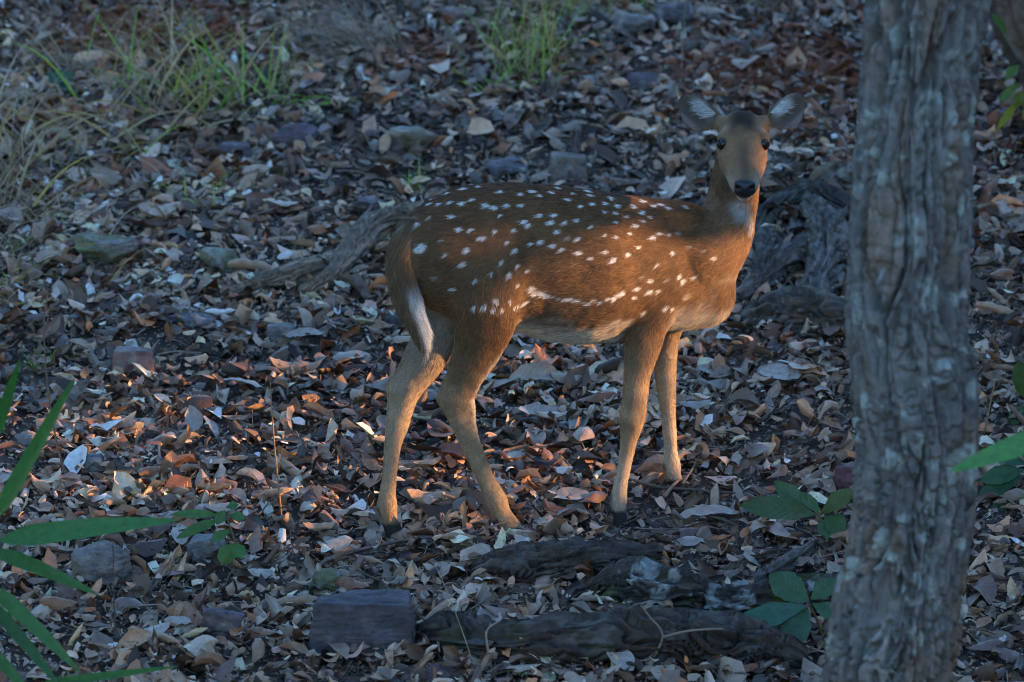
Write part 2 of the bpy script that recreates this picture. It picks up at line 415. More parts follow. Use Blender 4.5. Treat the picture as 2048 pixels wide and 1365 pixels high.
for it in range(48):
    acc = np.stack([np.bincount(ED[:, 0], BV[ED[:, 1], k], nv) + np.bincount(ED[:, 1], BV[ED[:, 0], k], nv) for k in range(3)], -1) / deg[:, None]
    BV += (acc - BV) * (0.6 * wsm)[:, None]
body.vertices.foreach_set('co', BV.ravel()); body.update(); body.vertex_normals.foreach_get('vector', BN.reshape(-1)) if False else None
_n = np.empty(nv * 3); body.vertex_normals.foreach_get('vector', _n); BN = _n.reshape(-1, 3)
def bump_at(px, py, y, rad, amt):
    global BV
    h_ = P(px, py, y); d = np.sqrt(((BV - np.array(h_)) ** 2).sum(1)); BV = BV + BN * (amt * np.exp(-(d / rad) ** 2))[:, None]
for a_ in ((878, 796, -.10, .016, .006), (905, 770, -.125, .020, -.006), (778, 770, -.05, .016, .006), (806, 748, -.07, .020, -.006), (1262, 842, .005, .020, .0035), (1334, 800, .165, .018, .003), (930, 830, -.12, .018, -.003),
           (1250, 560, .0, .035, -.007), (1062, 560, -.06, .03, -.010), (1065, 500, -.06, .035, -.006), (1390, 470, .08, .04, -.006), (1250, 640, .03, .03, -.006), (880, 470, -.15, .05, .005), (1150, 640, -.02, .06, .004)): bump_at(*a_)
# nostrils, mouth line, muscle relief
for s in (-1, 1):
    c = HP(14.5, -0.75, s * 1.6); d = np.linalg.norm((BV - c), axis=1); BV -= BN * (0.006 * np.exp(-(d / 0.0055) ** 2))[:, None]
    c = HP(7.0, .2, s * 3.7); d = np.linalg.norm(BV - c, axis=1); BV -= BN * (0.0055 * np.exp(-(d / 0.020) ** 2))[:, None]
    c = HP(-1.2, 2.6, s * 3.4); d = np.linalg.norm(BV - c, axis=1); BV += BN * (0.004 * np.exp(-(d / 0.013) ** 2))[:, None]
    c = HP(3.5, 0.2, s * 4.3); d = np.linalg.norm(BV - c, axis=1); BV -= BN * (0.003 * np.exp(-(d / 0.012) ** 2))[:, None]
q_ = (BV - HO) / .01; u_, v_, w_ = q_ @ HU, q_ @ HV, np.abs(q_ @ HW)
BV -= BN * (.0035 * np.exp(-((v_ + 3.55) / .28) ** 2) * sstep(9, 12, u_) * (np.linalg.norm(BV - HO, axis=1) < .19))[:, None]     # mouth line
BV += BN * ((fbm(BV * 26, 5, 2) - 0.5) * 0.0045)[:, None]
body.vertices.foreach_set('co', BV.ravel()); body.update()
BN = np.empty(nv * 3); body.vertex_normals.foreach_get('vector', BN); BN = BN.reshape(-1, 3)
body.calc_loop_triangles(); nt_ = len(body.loop_triangles); TRI = np.empty(nt_ * 3, np.int32); body.loop_triangles.foreach_get('vertices', TRI); TRI = TRI.reshape(-1, 3)
bvh = BVHTree.FromPolygons([tuple(x) for x in BV], [tuple(int(i) for i in x) for x in TRI])
def hit(px, py):
    d = (P(px, py, 0.0) - CAM).normalized(); r = bvh.ray_cast(CAM, d)
    return r[0]

THR = np.array([h_ for h_ in (hit(1478, 412), hit(1490, 418), hit(1497, 432), hit(1503, 448), hit(1484, 425)) if h_ is not None])
SPOTS = [(1003,384),(1042,389),(1068,384),(1081,392),(1104,386),(1138,400),(1163,414),(1187,409),(1212,408),(1237,413),(1212,425),(1233,427),(1256,433),(1270,414),(1287,427),(1303,435),
(1310,413),(1327,411),(1340,417),(1375,416),(1289,443),(1233,445),(1273,453),(1262,468),(1211,471),(1233,476),(1184,453),(1156,441),(1131,446),(1103,446),(1081,432),(1108,431),(1117,464),
(1137,477),(1157,478),(946,400),(926,408),(973,411),(989,416),(1017,412),(1044,411),(901,405),(880,408),(862,407),(905,433),(858,436),(835,449),(807,450),(819,478),(844,497),(893,509),
(885,480),(921,459),(943,460),(966,476),(990,463),(1001,431),(1030,461),(1049,444),(1057,451),(1016,485),(1031,501),(935,501),(926,529),(1004,524),(1036,532),(1056,543),(983,546),(1020,550),
(951,561),(907,579),(871,557),(1036,571),(991,601),(1020,603),(967,614),(947,616),(985,619),(1003,620),(1063,488),(1083,485),(1107,492),(1125,500),(1161,507),(1183,518),(1212,505),(1227,521),
(1257,510),(1279,495),(1307,476),(1323,468),(1340,470),(1358,467),(1347,507),(1316,531),(1381,495),(1410,502),(1430,517),(1286,555),(1302,563),(1336,560),(1360,553),(1369,562),(1390,555),
(1276,578),(1303,584),(1319,582),(1270,596),(1377,593),(1334,616),(1346,618),(1289,625),(1185,392),(1225,398),(1150,388),(1290,404),(930,378),(900,386),(960,374),(870,396),(1120,378),(1180,384)]
FAINT = {(871,557),(885,480),(819,478),(858,436),(1381,495),(1410,502),(1358,467),(1137,477),(1286,555),(1336,560),(1377,593)}
sp_c, sp_r, sp_a = [], [], []
for q in SPOTS:
    h = hit(*q)
    if h is None: continue
    r = 0.0060 if q != (844, 497) else 0.0115
    sp_c.append(h); sp_r.append(r * random.uniform(.7, 1.2)); sp_a.append(0.35 if q in FAINT else 1.0)
def strip(a, b, n, r):
    for i in range(n):
        t = i / max(1, n - 1); h = hit(a[0] + (b[0] - a[0]) * t, a[1] + (b[1] - a[1]) * t + random.uniform(-3, 3))
        if h is not None: sp_c.append(h); sp_r.append(r * random.uniform(.6, 1.15)); sp_a.append(random.uniform(.6, 1))
strip((1066, 581), (1072, 586), 2, .010); strip((1078, 589), (1096, 592), 3, .0085); strip((1108, 596), (1130, 600), 3, .0058); strip((1140, 600), (1156, 601), 2, .0065); strip((1168, 608), (1190, 604), 3, .0055)
strip((1203, 604), (1218, 601), 2, .0052); strip((1228, 596), (1246, 586), 3, .0062); strip((1030, 616), (1058, 602), 5, .0045)
mid = np.array(P(1100, 500, ay(1100)))
nsp = len(sp_c)
for i in range(nsp):                                   # the same spots on the far flank
    p = np.array(sp_c[i]); d = (p - mid) @ LAT; q = p - LAT * 2 * d + AX * random.uniform(-.012, .012)
    h = bvh.find_nearest(Vector(q))[0]
    if h is not None and d < -0.01: sp_c.append(h); sp_r.append(sp_r[i]); sp_a.append(sp_a[i])
SPC = np.array(sp_c); SPR = np.array(sp_r); SPA = np.array(sp_a)
SC = np.array([s[0] for s in samples]); SR = np.array([s[1] for s in samples]); SD = np.array([s[2] for s in samples]); SI = np.array([s[3] for s in samples]); SC2 = (SC ** 2).sum(1); SPC2 = (SPC ** 2).sum(1); SPX = AX + np.array([0, 0, .15])
BR = np.array((0.19, 0.105, 0.05)); TAN = np.array((0.36, 0.25, 0.15)); CREAM = np.array((0.62, 0.56, 0.47)); DARK = np.array((0.055, 0.036, 0.027)); WHITE = np.array((0.80, 0.80, 0.78)); NECK = np.array((0.25, 0.155, 0.085))
def mixv(a, b, f): return a * (1 - f[:, None]) + b * f[:, None]
SKULL = HO
def coat(Q, Nn):
    n = len(Q); col = np.empty((n, 3)); ln = np.empty(n); dr = np.empty((n, 3)); gl = np.zeros(n)
    for s in range(0, n, 20000):
        q = Q[s:s + 20000]; nn = Nn[s:s + 20000]; m = len(q)
        d = np.sqrt(np.maximum((q ** 2).sum(1)[:, None] + SC2[None] - 2 * q @ SC.T, 1e-9)) / SR[None]
        d = d * d; wgt = 1.0 / (d * d * d + 1e-3); wgt /= wgt.sum(1)[:, None]
        D = wgt @ SD; D /= np.linalg.norm(D, axis=1)[:, None] + 1e-9
        F = {c: wgt[:, SI == c].sum(1) for c in range(11)}
        near = d.argmin(1); off = q - SC[near]
        hg = q[:, 2] - (q[:, 1] * SLOPE)              # height over the slope
        nz = nn[:, 2]; fb = fbm(q * 38, 21, 3) - .5; fb2 = fbm(q * 9, 22, 2) - .5
        c = np.repeat(BR[None], m, 0) * (1 + 0.5 * fb + .35 * fb2)[:, None]
        tor = np.clip(F[0] + F[1] + F[3] + F[6], 0, 1)
        # dark saddle along the spine
        lat = (q - mid) @ LAT
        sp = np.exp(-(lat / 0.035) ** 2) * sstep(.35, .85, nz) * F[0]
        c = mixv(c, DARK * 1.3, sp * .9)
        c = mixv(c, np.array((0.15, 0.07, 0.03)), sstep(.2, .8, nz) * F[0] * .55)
        # belly
        bel = sstep(.36, .78, -nz + 0.5 * fb) * np.clip(F[0] + F[6] * .3, 0, 1) * sstep(.52, .46, hg) * (1 - .7 * sstep(.30, .36, q[:, 0]))
        c = mixv(c, CREAM, bel)
        # legs
        leg = np.clip(F[1] + F[2] + F[3] + F[4], 0, 1)
        low = sstep(.46, .27, hg + .05 * fb)
        tn = TAN * (1 + .8 * fb + .4 * fb2)[:, None] * np.ones((m, 1))
        c = mixv(c, tn, leg * low)
        fl_ = np.where(F[2] + F[4] > .5, .22, .5); inner = np.where((F[1] + F[3]) > (F[2] + F[4]), nn @ LAT, -(nn @ LAT))
        c = mixv(c, CREAM, leg * sstep(.15, .7, inner + .3 * fb) * sstep(.05, .16, hg) * fl_)
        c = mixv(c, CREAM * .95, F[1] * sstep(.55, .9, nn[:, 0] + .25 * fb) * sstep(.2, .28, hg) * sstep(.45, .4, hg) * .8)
        c = mixv(c, CREAM * .9, (F[3] + F[4]) * sstep(.2, .08, hg) * .5)
        c = mixv(c, CREAM * .8, F[2] * sstep(.36, .42, hg) * .5)
        # neck and chest
        nk = NECK * (1 + .6 * fb)[:, None]
        c = mixv(c, nk, F[5] * .85)
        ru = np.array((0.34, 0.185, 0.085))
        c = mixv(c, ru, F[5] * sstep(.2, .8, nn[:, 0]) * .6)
        dth = np.sqrt(((q[:, None] - THR[None]) ** 2).sum(2)).min(1); c = mixv(c, WHITE * .7, F[5] * sstep(.028, .006, dth + .014 * fb) * .75)
        c = mixv(c, CREAM, np.clip(F[6] + F[0] * .8 + F[5] * .3, 0, 1) * sstep(.30, .36, q[:, 0]) * sstep(-.15, -.6, nz + .3 * fb) * sstep(.53, .49, hg) * .9)
        # tail
        tl = F[7]; c = mixv(c, np.array((0.185, 0.125, 0.07)) * (1 + .7 * fb)[:, None], tl)
        c = mixv(c, WHITE, tl * sstep(.0, .3, nn @ np.array([0.92, .1, .1]) + .2 * fb) * sstep(.62, .56, hg))
        # face
        r = (q - HO) / 0.01; u = r @ HU; v = r @ HV; ww = r @ HW; aw = np.abs(ww)
        hd = np.clip(F[8] + 0, 0, 1)
        fc = np.array((0.29, 0.17, 0.09)) * (1 + .6 * fb)[:, None]
        fc = mixv(fc, np.array((0.018, 0.013, 0.012)), np.exp(-(ww / 3.1) ** 4) * sstep(2.2, -2.0, u + 2.0 * fb) * .9 * sstep(0, 1, v))
        fc = mixv(fc, np.array((0.04, 0.027, 0.021)), np.exp(-(ww / 1.35) ** 2) * sstep(1.5, 6.5, u) * .62 * sstep(-1.5, 0, v))
        fc = mixv(fc, np.array((0.42, 0.33, 0.24)), np.exp(-(((u + 1.3) / .9) ** 2 + ((aw - 4.3) / 1.2) ** 2)) * .8)
        fc = mixv(fc, np.array((0.36, 0.30, 0.235)), sstep(7.5, 11.5, u) * sstep(.5, -.8, v) * sstep(1.4, 2.4, aw) * .85)
        fc = mixv(fc, np.array((0.40, 0.35, 0.28)), sstep(-2.6, -4.2, v) * .75)
        er = np.exp(-(np.minimum(np.linalg.norm(q - EYE[0], axis=1), np.linalg.norm(q - EYE[1], axis=1)) / .0158) ** 4)
        fc = mixv(fc, np.array((0.02, 0.015, 0.012)), er * .95)
        ns = sstep(12.8, 13.3, u + .30 * (v + 1.2) * (v < -1.2) - .25 * np.maximum(aw - 1.2, 0)) * sstep(2.4, 2.1, aw) * sstep(-3.9, -3.5, v)
        fc = mixv(fc, np.array((0.024, 0.027, 0.032)), ns)
        fc = mixv(fc, np.array((0.003, 0.003, 0.003)), ns * np.exp(-((aw - 1.6) / .5) ** 2 - ((v + .75) / .6) ** 2))
        fc = mixv(fc, np.array((0.6, .57, .52)), sstep(11, 13, u) * sstep(-3.5, -4.0, v) * .9)
        c = mixv(c, fc, hd); g = ns * hd
        # ears
        for k, (cid) in enumerate((9, 10)):
            b0, axx, wd, nrm, L = ear_paths[k]; e = F[cid]
            s_ = (q - b0) @ axx / L; t_ = (q - b0) @ wd / 0.032
            ins = sstep(.1, -.35, nn @ nrm)
            ec = np.repeat(np.array((0.10, 0.065, 0.04))[None], m, 0) * (1 + .5 * fb)[:, None]
            ic = np.repeat(np.array((0.14, 0.105, 0.085))[None], m, 0)
            ic = mixv(ic, WHITE * .85, np.exp(-(((s_ - .42) / .25) ** 2 + ((t_ - .36 - .3 * (s_ - .4)) / .33) ** 2)) * 1.25 * (.6 + .8 * vnoise(np.stack([t_ * 16, s_ * 3, s_ * 0], -1), 4)).clip(0, 1))
            ic = mixv(ic, WHITE * .7, sstep(.75, .95, np.abs(t_)) * .2)
            ec = mixv(ec, ic, ins)
            ec = mixv(ec, DARK * .5, sstep(.74, .86, np.sqrt((np.clip(s_ - .5, 0, 9) * 2.0) ** 2 + (t_.clip(-9, 9) * np.where(t_ > 0, .95, .6)) ** 2)) * .85)
            ec = mixv(ec, np.array((.012, .010, .009)), sstep(.62, .35, np.abs(nn @ nrm)) * sstep(.25, .45, s_) * np.where(t_ > -.2, 1, .55))
            c = mixv(c, ec, e * sstep(.0, .2, s_)); g = np.maximum(g, e * ins * 0.0)
        # hooves
        c = mixv(c, np.array((0.035, 0.03, 0.028)), leg * sstep(.022, .012, hg - 0.0))
        c = mixv(c, np.array((0.03, 0.025, 0.02)), leg * np.exp(-((hg - .045) / .012) ** 2) * sstep(.3, .8, -nn[:, 0]) * .8)
        # white spots: streaks lying along the coat
        d2 = np.maximum((q ** 2).sum(1)[:, None] + SPC2[None] - 2 * q @ SPC.T, 0); al = (q @ SPX)[:, None] - (SPC @ SPX)[None]; pp = np.sqrt(np.maximum(d2 - al ** 2, 0))
        jit = (vnoise(np.stack([q[:, 2] * 700, q[:, 1] * 700, q[:, 0] * 80], -1), 8) - .5)[:, None] * .8
        e2 = np.sqrt((al / 1.25) ** 2 + (pp / .82) ** 2) / SPR[None] + jit
        wspot = (sstep(1.12, .74, e2) * SPA[None]).max(1)
        c = mixv(c, WHITE * 1.05, wspot * np.clip(tor + F[5] * .6, 0, 1) * (1 - hd))
        col[s:s + m] = c.clip(0.002, .9)
        L_ = 0.0105 * np.ones(m)
        L_ = L_ * (1 - .45 * leg * low) ; L_ = np.where(hd > .5, 0.0042, L_); L_ = L_ + tl * 0.016 + bel * .006 + F[6] * .008 + F[5] * .002
        L_ = np.where(F[9] + F[10] > .5, 0.0028, L_)
        ln[s:s + m] = L_; gl[s:s + m] = np.maximum(g, er * hd)
        dr[s:s + m] = D
    return col, ln, dr, gl
cv_, _, _, gv_ = coat(BV, BN)
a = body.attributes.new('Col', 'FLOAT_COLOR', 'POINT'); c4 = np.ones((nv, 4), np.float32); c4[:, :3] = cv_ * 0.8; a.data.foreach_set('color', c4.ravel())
a = body.attributes.new('gloss', 'FLOAT', 'POINT'); a.data.foreach_set('value', gv_.astype(np.float32))
body.polygons.foreach_set('use_smooth', np.ones(len(body.polygons), bool))
m, nt, b = newmat('deer_coat'); body.materials.clear(); body.materials.append(m)
a = N(nt, 'ShaderNodeAttribute', attribute_name='Col'); nt.links.new(a.outputs['Color'], b.inputs['Base Color'])
a = N(nt, 'ShaderNodeAttribute', attribute_name='gloss'); mr = N(nt, 'ShaderNodeMapRange'); nt.links.new(a.outputs['Fac'], mr.inputs[0]); mr.inputs[3].default_value = 0.9; mr.inputs[4].default_value = 0.28
nt.links.new(mr.outputs[0], b.inputs['Roughness']); b.inputs['Specular IOR Level'].default_value = 0.35
nn_ = noise_node(nt, None, 900, 2); bump(nt, b, nn_.outputs[0], .15, .001)
deer = add('spotted_deer', body, None, 'brown white-spotted doe standing side-on with its head turned to face the viewer', 'deer')
# eyes
m, nt, b = newmat('deer_eye'); b.inputs['Base Color'].default_value = (.012, .008, .006, 1); b.inputs['Roughness'].default_value = .07; b.inputs['Specular IOR Level'].default_value = .4; M_EYE = m
for i in (0, 1):
    v, f = ball(EYE[i], .0142, (.95, 1, 1)); me = mesh_np('eye', v, f, M_EYE); add('eye', me, deer)
# fur
def make_fur(total):
    p0, p1, p2 = BV[TRI[:, 0]], BV[TRI[:, 1]], BV[TRI[:, 2]]
    ar = np.linalg.norm(np.cross(p1 - p0, p2 - p0), axis=1) / 2
    cen = (p0 + p1 + p2) / 3
    headw = np.exp(-(np.linalg.norm(cen - HO, axis=1) / .17) ** 6)
    ar = ar * (1 + 2.2 * headw); cdf = np.cumsum(ar); cdf /= cdf[-1]
    r = np.random.default_rng(5); t = np.searchsorted(cdf, r.random(total))
    a_, b_ = r.random(total), r.random(total); fl = a_ + b_ > 1; a_[fl], b_[fl] = 1 - a_[fl], 1 - b_[fl]
    Q = p0[t] * (1 - a_ - b_)[:, None] + p1[t] * a_[:, None] + p2[t] * b_[:, None]
    NN = BN[TRI[t, 0]] * (1 - a_ - b_)[:, None] + BN[TRI[t, 1]] * a_[:, None] + BN[TRI[t, 2]] * b_[:, None]; NN /= np.linalg.norm(NN, axis=1)[:, None] + 1e-9
    col, ln, D, gl = coat(Q, NN)
    keep = (gl < .35) & (np.minimum(np.linalg.norm(Q - EYE[0], axis=1), np.linalg.norm(Q - EYE[1], axis=1)) > .0125)
    hg = Q[:, 2] - Q[:, 1] * SLOPE; keep &= hg > .012
    Q, NN, col, ln, D = Q[keep], NN[keep], col[keep], ln[keep], D[keep]; n = len(Q)
    D = D - NN * (D * NN).sum(1)[:, None]; D /= np.linalg.norm(D, axis=1)[:, None] + 1e-6
    D = D + (r.random((n, 3)) - .5) * .55 + (np.stack([fbm(Q * 30, 41, 2), fbm(Q * 30, 42, 2), fbm(Q * 30, 43, 2)], -1) - .5) * .7
    D = D - NN * (D * NN).sum(1)[:, None]
    ln = ln * r.uniform(.65, 1.25, n)
    # long pale hairs inside the ears
    for (b0, axx, wd, nrm, L) in ear_paths:
        for i in range(420):
            s_, t_ = r.uniform(.16, .50), r.uniform(.45, .85)
            h_ = bvh.ray_cast(Vector(b0 + axx * L * s_ + wd * (.030 * t_ - .004) - nrm * .06), Vector(nrm))
            if h_[0] is None: continue
            d_ = axx * r.uniform(.5, 1.1) - wd * r.uniform(.25, 1.0) + r.normal(size=3) * .12
            Q = np.vstack([Q, np.array(h_[0])]); NN = np.vstack([NN, -nrm]); D = np.vstack([D, d_]); ln = np.append(ln, r.uniform(.014, .028)); col = np.vstack([col, WHITE * r.uniform(.75, 1.05)])
    n = len(Q)
    K = 4; pts = np.empty((n, K, 3))
    for k in range(K):
        s = k / (K - 1)
        pts[:, k] = Q + D * (ln * s)[:, None] + NN * (ln * (.42 * s - .20 * s * s))[:, None] - NN * .0006
    cu = bpy.data.hair_curves.new('fur'); cu.add_curves([K] * n)
    cu.position_data.foreach_set('vector', pts.astype(np.float32).ravel())
    ra = cu.attributes.get('radius') or cu.attributes.new('radius', 'FLOAT', 'POINT')
    base = np.where(ln < .006, .00026, .00038)
    ra.data.foreach_set('value', (base[:, None] * np.array([1, .85, .6, .18])[None]).astype(np.float32).ravel())
    ca = cu.attributes.new('Col', 'FLOAT_COLOR', 'CURVE'); c4 = np.ones((n, 4), np.float32); c4[:, :3] = (col * (r.uniform(.45, 1.5, n) * (.7 + .6 * vnoise(np.stack([Q @ LAT * 500, Q[:, 2] * 420, Q @ AX * 60], -1), 61)))[:, None]).clip(0, .9); ca.data.foreach_set('color', c4.ravel())
    m, nt, b = newmat('deer_fur'); a = N(nt, 'ShaderNodeAttribute', attribute_name='Col')
    nt.links.new(a.outputs['Color'], b.inputs['Base Color']); b.inputs['Roughness'].default_value = .55; b.inputs['Specular IOR Level'].default_value = .25
    cu.materials.append(m)
    add('fur', cu, deer)
S.cycles_curves.shape = 'RIBBONS'
make_fur(300000)

#@@REST
# ------------------------------------------------------------------ unseen trees added as light blockers, leaves culled to carve the sun gap
def leaf_quads(cen, size, r, asp=.5):
    """bent four-quad leaves at given centres, random attitude"""
    n = len(cen)
    u = np.array([-.5, -.15, .2, .5]); W_ = np.array([.06, .5, .42, .03]) * asp
    tmpl = np.array([(a, s * w_, -.18 * a * a + .10 * abs(s) * w_) for a, w_ in zip(u, W_) for s in (-1, 1)])
    q = r.normal(size=(n, 4)); q /= np.linalg.norm(q, axis=1)[:, None]
    a, b, c, d = q.T
    Rm = np.stack([1 - 2 * (c * c + d * d), 2 * (b * c - a * d), 2 * (b * d + a * c), 2 * (b * c + a * d), 1 - 2 * (b * b + d * d), 2 * (c * d - a * b), 2 * (b * d - a * c), 2 * (c * d + a * b), 1 - 2 * (b * b + c * c)], -1).reshape(n, 3, 3)
    v = np.einsum('nij,kj->nki', Rm, tmpl) * size[:, None, None] + cen[:, None, :]
    f0 = np.array([(0, 1, 3, 2), (2, 3, 5, 4), (4, 5, 7, 6)])
    f = (f0[None] + (np.arange(n) * 8)[:, None, None]).reshape(-1, 4)
    return v.reshape(-1, 3), f
def sun_ab(p):
    """coordinates across the sunbeam: a along y, b height of the ray over the deer's feet"""
    k = p[:, 0] / TO_SUN.x
    return p[:, 1] - k * TO_SUN.y, p[:, 2] - k * TO_SUN.z
def _open(a, b):  # hand-shaped sun window: leaves falling inside it are left out
    wob = 0.05 * (fbm(np.stack([a * 5, b * 5, a * 0], -1), 70, 2) - .5) * 2
    line = np.interp(a, [-.20, -.09, 0.0, .06, .165, .1651], [.69, .66, .58, .52, .49, .83]) + wob * .3
    fl = fbm(np.stack([a * 13, b * 13, a * 0 + 3], -1), 71, 2)
    fleck = (fl > .535) & (a > -.14) & (a < 1.0) & (b > -.02) & (b < .34)
    solid = (fl < .47) & (b < .36) & ((a > .10) | (a < -.08))
    return (fleck & ((a > .46) | (b < .05))) | ~solid & (a > -0.20 + wob) & (a < 0.46 + wob) & (b > 0.04 + wob * .8) & ((b < line) | ((a > .016) & (a < .10) & (b > .672) & (b < .86)))
def gap(p, m=.06):
    a, b = sun_ab(p); r = _open(a, b)
    for u, v in ((1, 0), (-1, 0), (0, 1), (0, -1)): r |= _open(a + u * m, b + v * m)
    return r
def limb_mesh(name, paths, colr, ring=10):
    ps = [tube(p, 14, ring) for p in paths]; v, f = join(ps)
    return mesh_np(name, v, f, M_BARK, np.repeat(np.array(colr)[None], len(v), 0))
def blocker_tree(label, base, crowns, nleaf, colr, lsize, seed, lean=0.0, spray=0):
    r = np.random.default_rng(seed); bz = h1(base[0], base[1]); t = empty('blocker_tree', (base[0], base[1], bz), label, 'tree', 'unseen trees added to block light')
    top = max(c[2] + c[5] * .5 for c in crowns)
    B = Vector((base[0], base[1], bz - .1)); T = Vector((base[0] + lean, base[1] + lean * .4, top))
    tr = [(*B.lerp(T, k), .085 * (1 - .8 * k)) for k in (0, .25, .5, .75, 1)]
    me = limb_mesh('trunk', [tr], (.14, .115, .095), 14); add('trunk', me, t)
    lp = []
    for c in crowns:
        for k in range(4):
            s = B.lerp(T, random.uniform(.25, .8)); e = Vector((c[0] + random.uniform(-.5, .5) * c[3], c[1] + random.uniform(-.6, .6) * c[4], c[2] + random.uniform(-.2, .6) * c[5]))
            pth = [(*s, .028), (*(s.lerp(e, .5) + Vector((0, 0, .12))), .018), (*e, .006)]
            if not gap(interp_path(pth, 12)[:, :3]).any(): lp.append(pth)
    add('limbs', limb_mesh('limbs', lp, (.13, .105, .085), 7), t)
    cen = []
    tot = sum(c[3] * c[4] * c[5] for c in crowns)
    for c in crowns:
        n = int(nleaf * c[3] * c[4] * c[5] / tot); d = r.normal(size=(n, 3)); d /= np.linalg.norm(d, axis=1)[:, None]
        cen.append(np.array(c[:3]) + d * (r.random(n) ** .42)[:, None] * np.array(c[3:]))
    cen = np.vstack(cen); cl = fbm(cen * 1.8, seed, 2); cen = cen[cl > .24]
    cen = cen[~gap(cen)]; cen = cen[cen[:, 2] > H(cen[:, 0], cen[:, 1]) + .05]
    sz = r.uniform(.7, 1.3, len(cen)) * lsize
    if spray:                                        # small leaves added to sharpen the edge of the carved sun gap
        q = np.stack([r.uniform(5.7, 6.2, spray), r.uniform(-.45, 1.15, spray), np.zeros(spray)], -1); q[:, 2] = q[:, 0] * math.tan(SUN_EL) + r.uniform(-.15, 1.1, spray)
        q = q[~gap(q, .022)]; cen = np.vstack([cen, q]); sz = np.concatenate([sz, r.uniform(.04, .06, len(q))])
    v, f = leaf_quads(cen, sz, r, .55)
    cc_ = np.repeat(np.array(colr)[None] * r.uniform(.6, 1.4, (len(cen), 1)), 8, 0)
    add('crown', mesh_np('crown', v, f, M_GRASS, cc_), t)
SX = 6.0; ZO = SX * math.tan(SUN_EL)
blocker_tree('unseen leafy tree added beside the clearing, crown cut to shape the sun gap', (6.3, .9), [(6.2, .5, ZO + 1.75, .8, 1.5, .95), (6.0, -1.3, ZO + 1.3, .8, 1.2, 1.3), (6.0, 2.0, ZO + 1.1, .8, 1.3, 1.5)], 17000, (.05, .09, .025), .16, 31)
blocker_tree('unseen bushy young tree added downhill of the carved sun gap', (6.1, -1.5), [(6.1, -1.35, ZO + .2, .75, 1.15, 1.0), (6.0, -.12, ZO + .95, .5, .55, .5), (6.0, -.30, ZO + .9, .4, .4, .4), (6.0, -2.9, ZO + .5, .9, 1.2, 1.7), (6.0, -.2, ZO - .5, .7, 1.0, .65), (6.0, -.75, ZO + .2, .6, .62, .9)], 24000, (.045, .085, .02), .15, 32, .2, 11000)
blocker_tree('unseen bushy young tree added uphill of the carved sun gap', (6.2, 1.9), [(6.1, 1.55, ZO + .25, .75, 1.15, 1.0), (6.0, 3.2, ZO + .8, .9, 1.3, 1.5), (6.1, .6, ZO - .45, .7, 1.0, .6), (6.0, .95, ZO + .3, .6, .6, .8)], 18000, (.055, .095, .03), .15, 33, -.2)
blocker_tree('unseen tall thin tree added at the uphill end of the sun-blocking row', (6.4, 4.6), [(6.2, 4.5, ZO + 1.0, .9, 1.4, 1.6)], 5000, (.05, .08, .03), .16, 34)

def blocker_ring_tree(label, x, y, hgt, wd, n, seed):  # unseen tree added outside the view to cut light from the horizon
    z = h1(x, y); blocker_tree(label, (x, y), [(x, y, z + hgt * .55, wd, wd, hgt * .5), (x + .3, y - .4, z + hgt * .30, wd * .9, wd * .9, hgt * .28)], n, (.045, .08, .028), .42, seed)
for i, (lb, x, y, hh_, wd) in enumerate([('unseen broad-crowned tree beyond the clearing, added to block low sky light', -6.2, -17.5, 6.5, 2.2), ('unseen tall dense tree behind the viewer, added to block low sky light', 0.3, -21, 7, 2.4), ('unseen round-crowned tree behind the viewer, added to block low sky light', 6.5, -17.8, 6.5, 2.2),
        ('unseen dense tree facing the deer, added to block low sky light', -8.6, -11.5, 7, 2.3), ('unseen spreading tree opposite the sunlit gap, added to block sky light', -8.0, -5.5, 9, 2.5), ('unseen leafy tree with low boughs opposite the gap, added to block sky light', -7.6, -.2, 8.5, 2.4), ('unseen leafy tree above the strap-leaved plant, added to block sky light', -7.4, 5.0, 8, 2.4),
        ('unseen dense tree on the low side of the sunlit gap, added to block light', 8.8, -11.0, 7, 2.3), ('unseen tall tree added to shade the furrowed trunk', 8.6, -5.6, 9.5, 2.5), ('unseen tall tree added behind the bushy trees to block light', 10.5, 1.5, 10.5, 2.9)]):
    blocker_ring_tree(lb, x, y, hh_, wd, 5200, 300 + i)

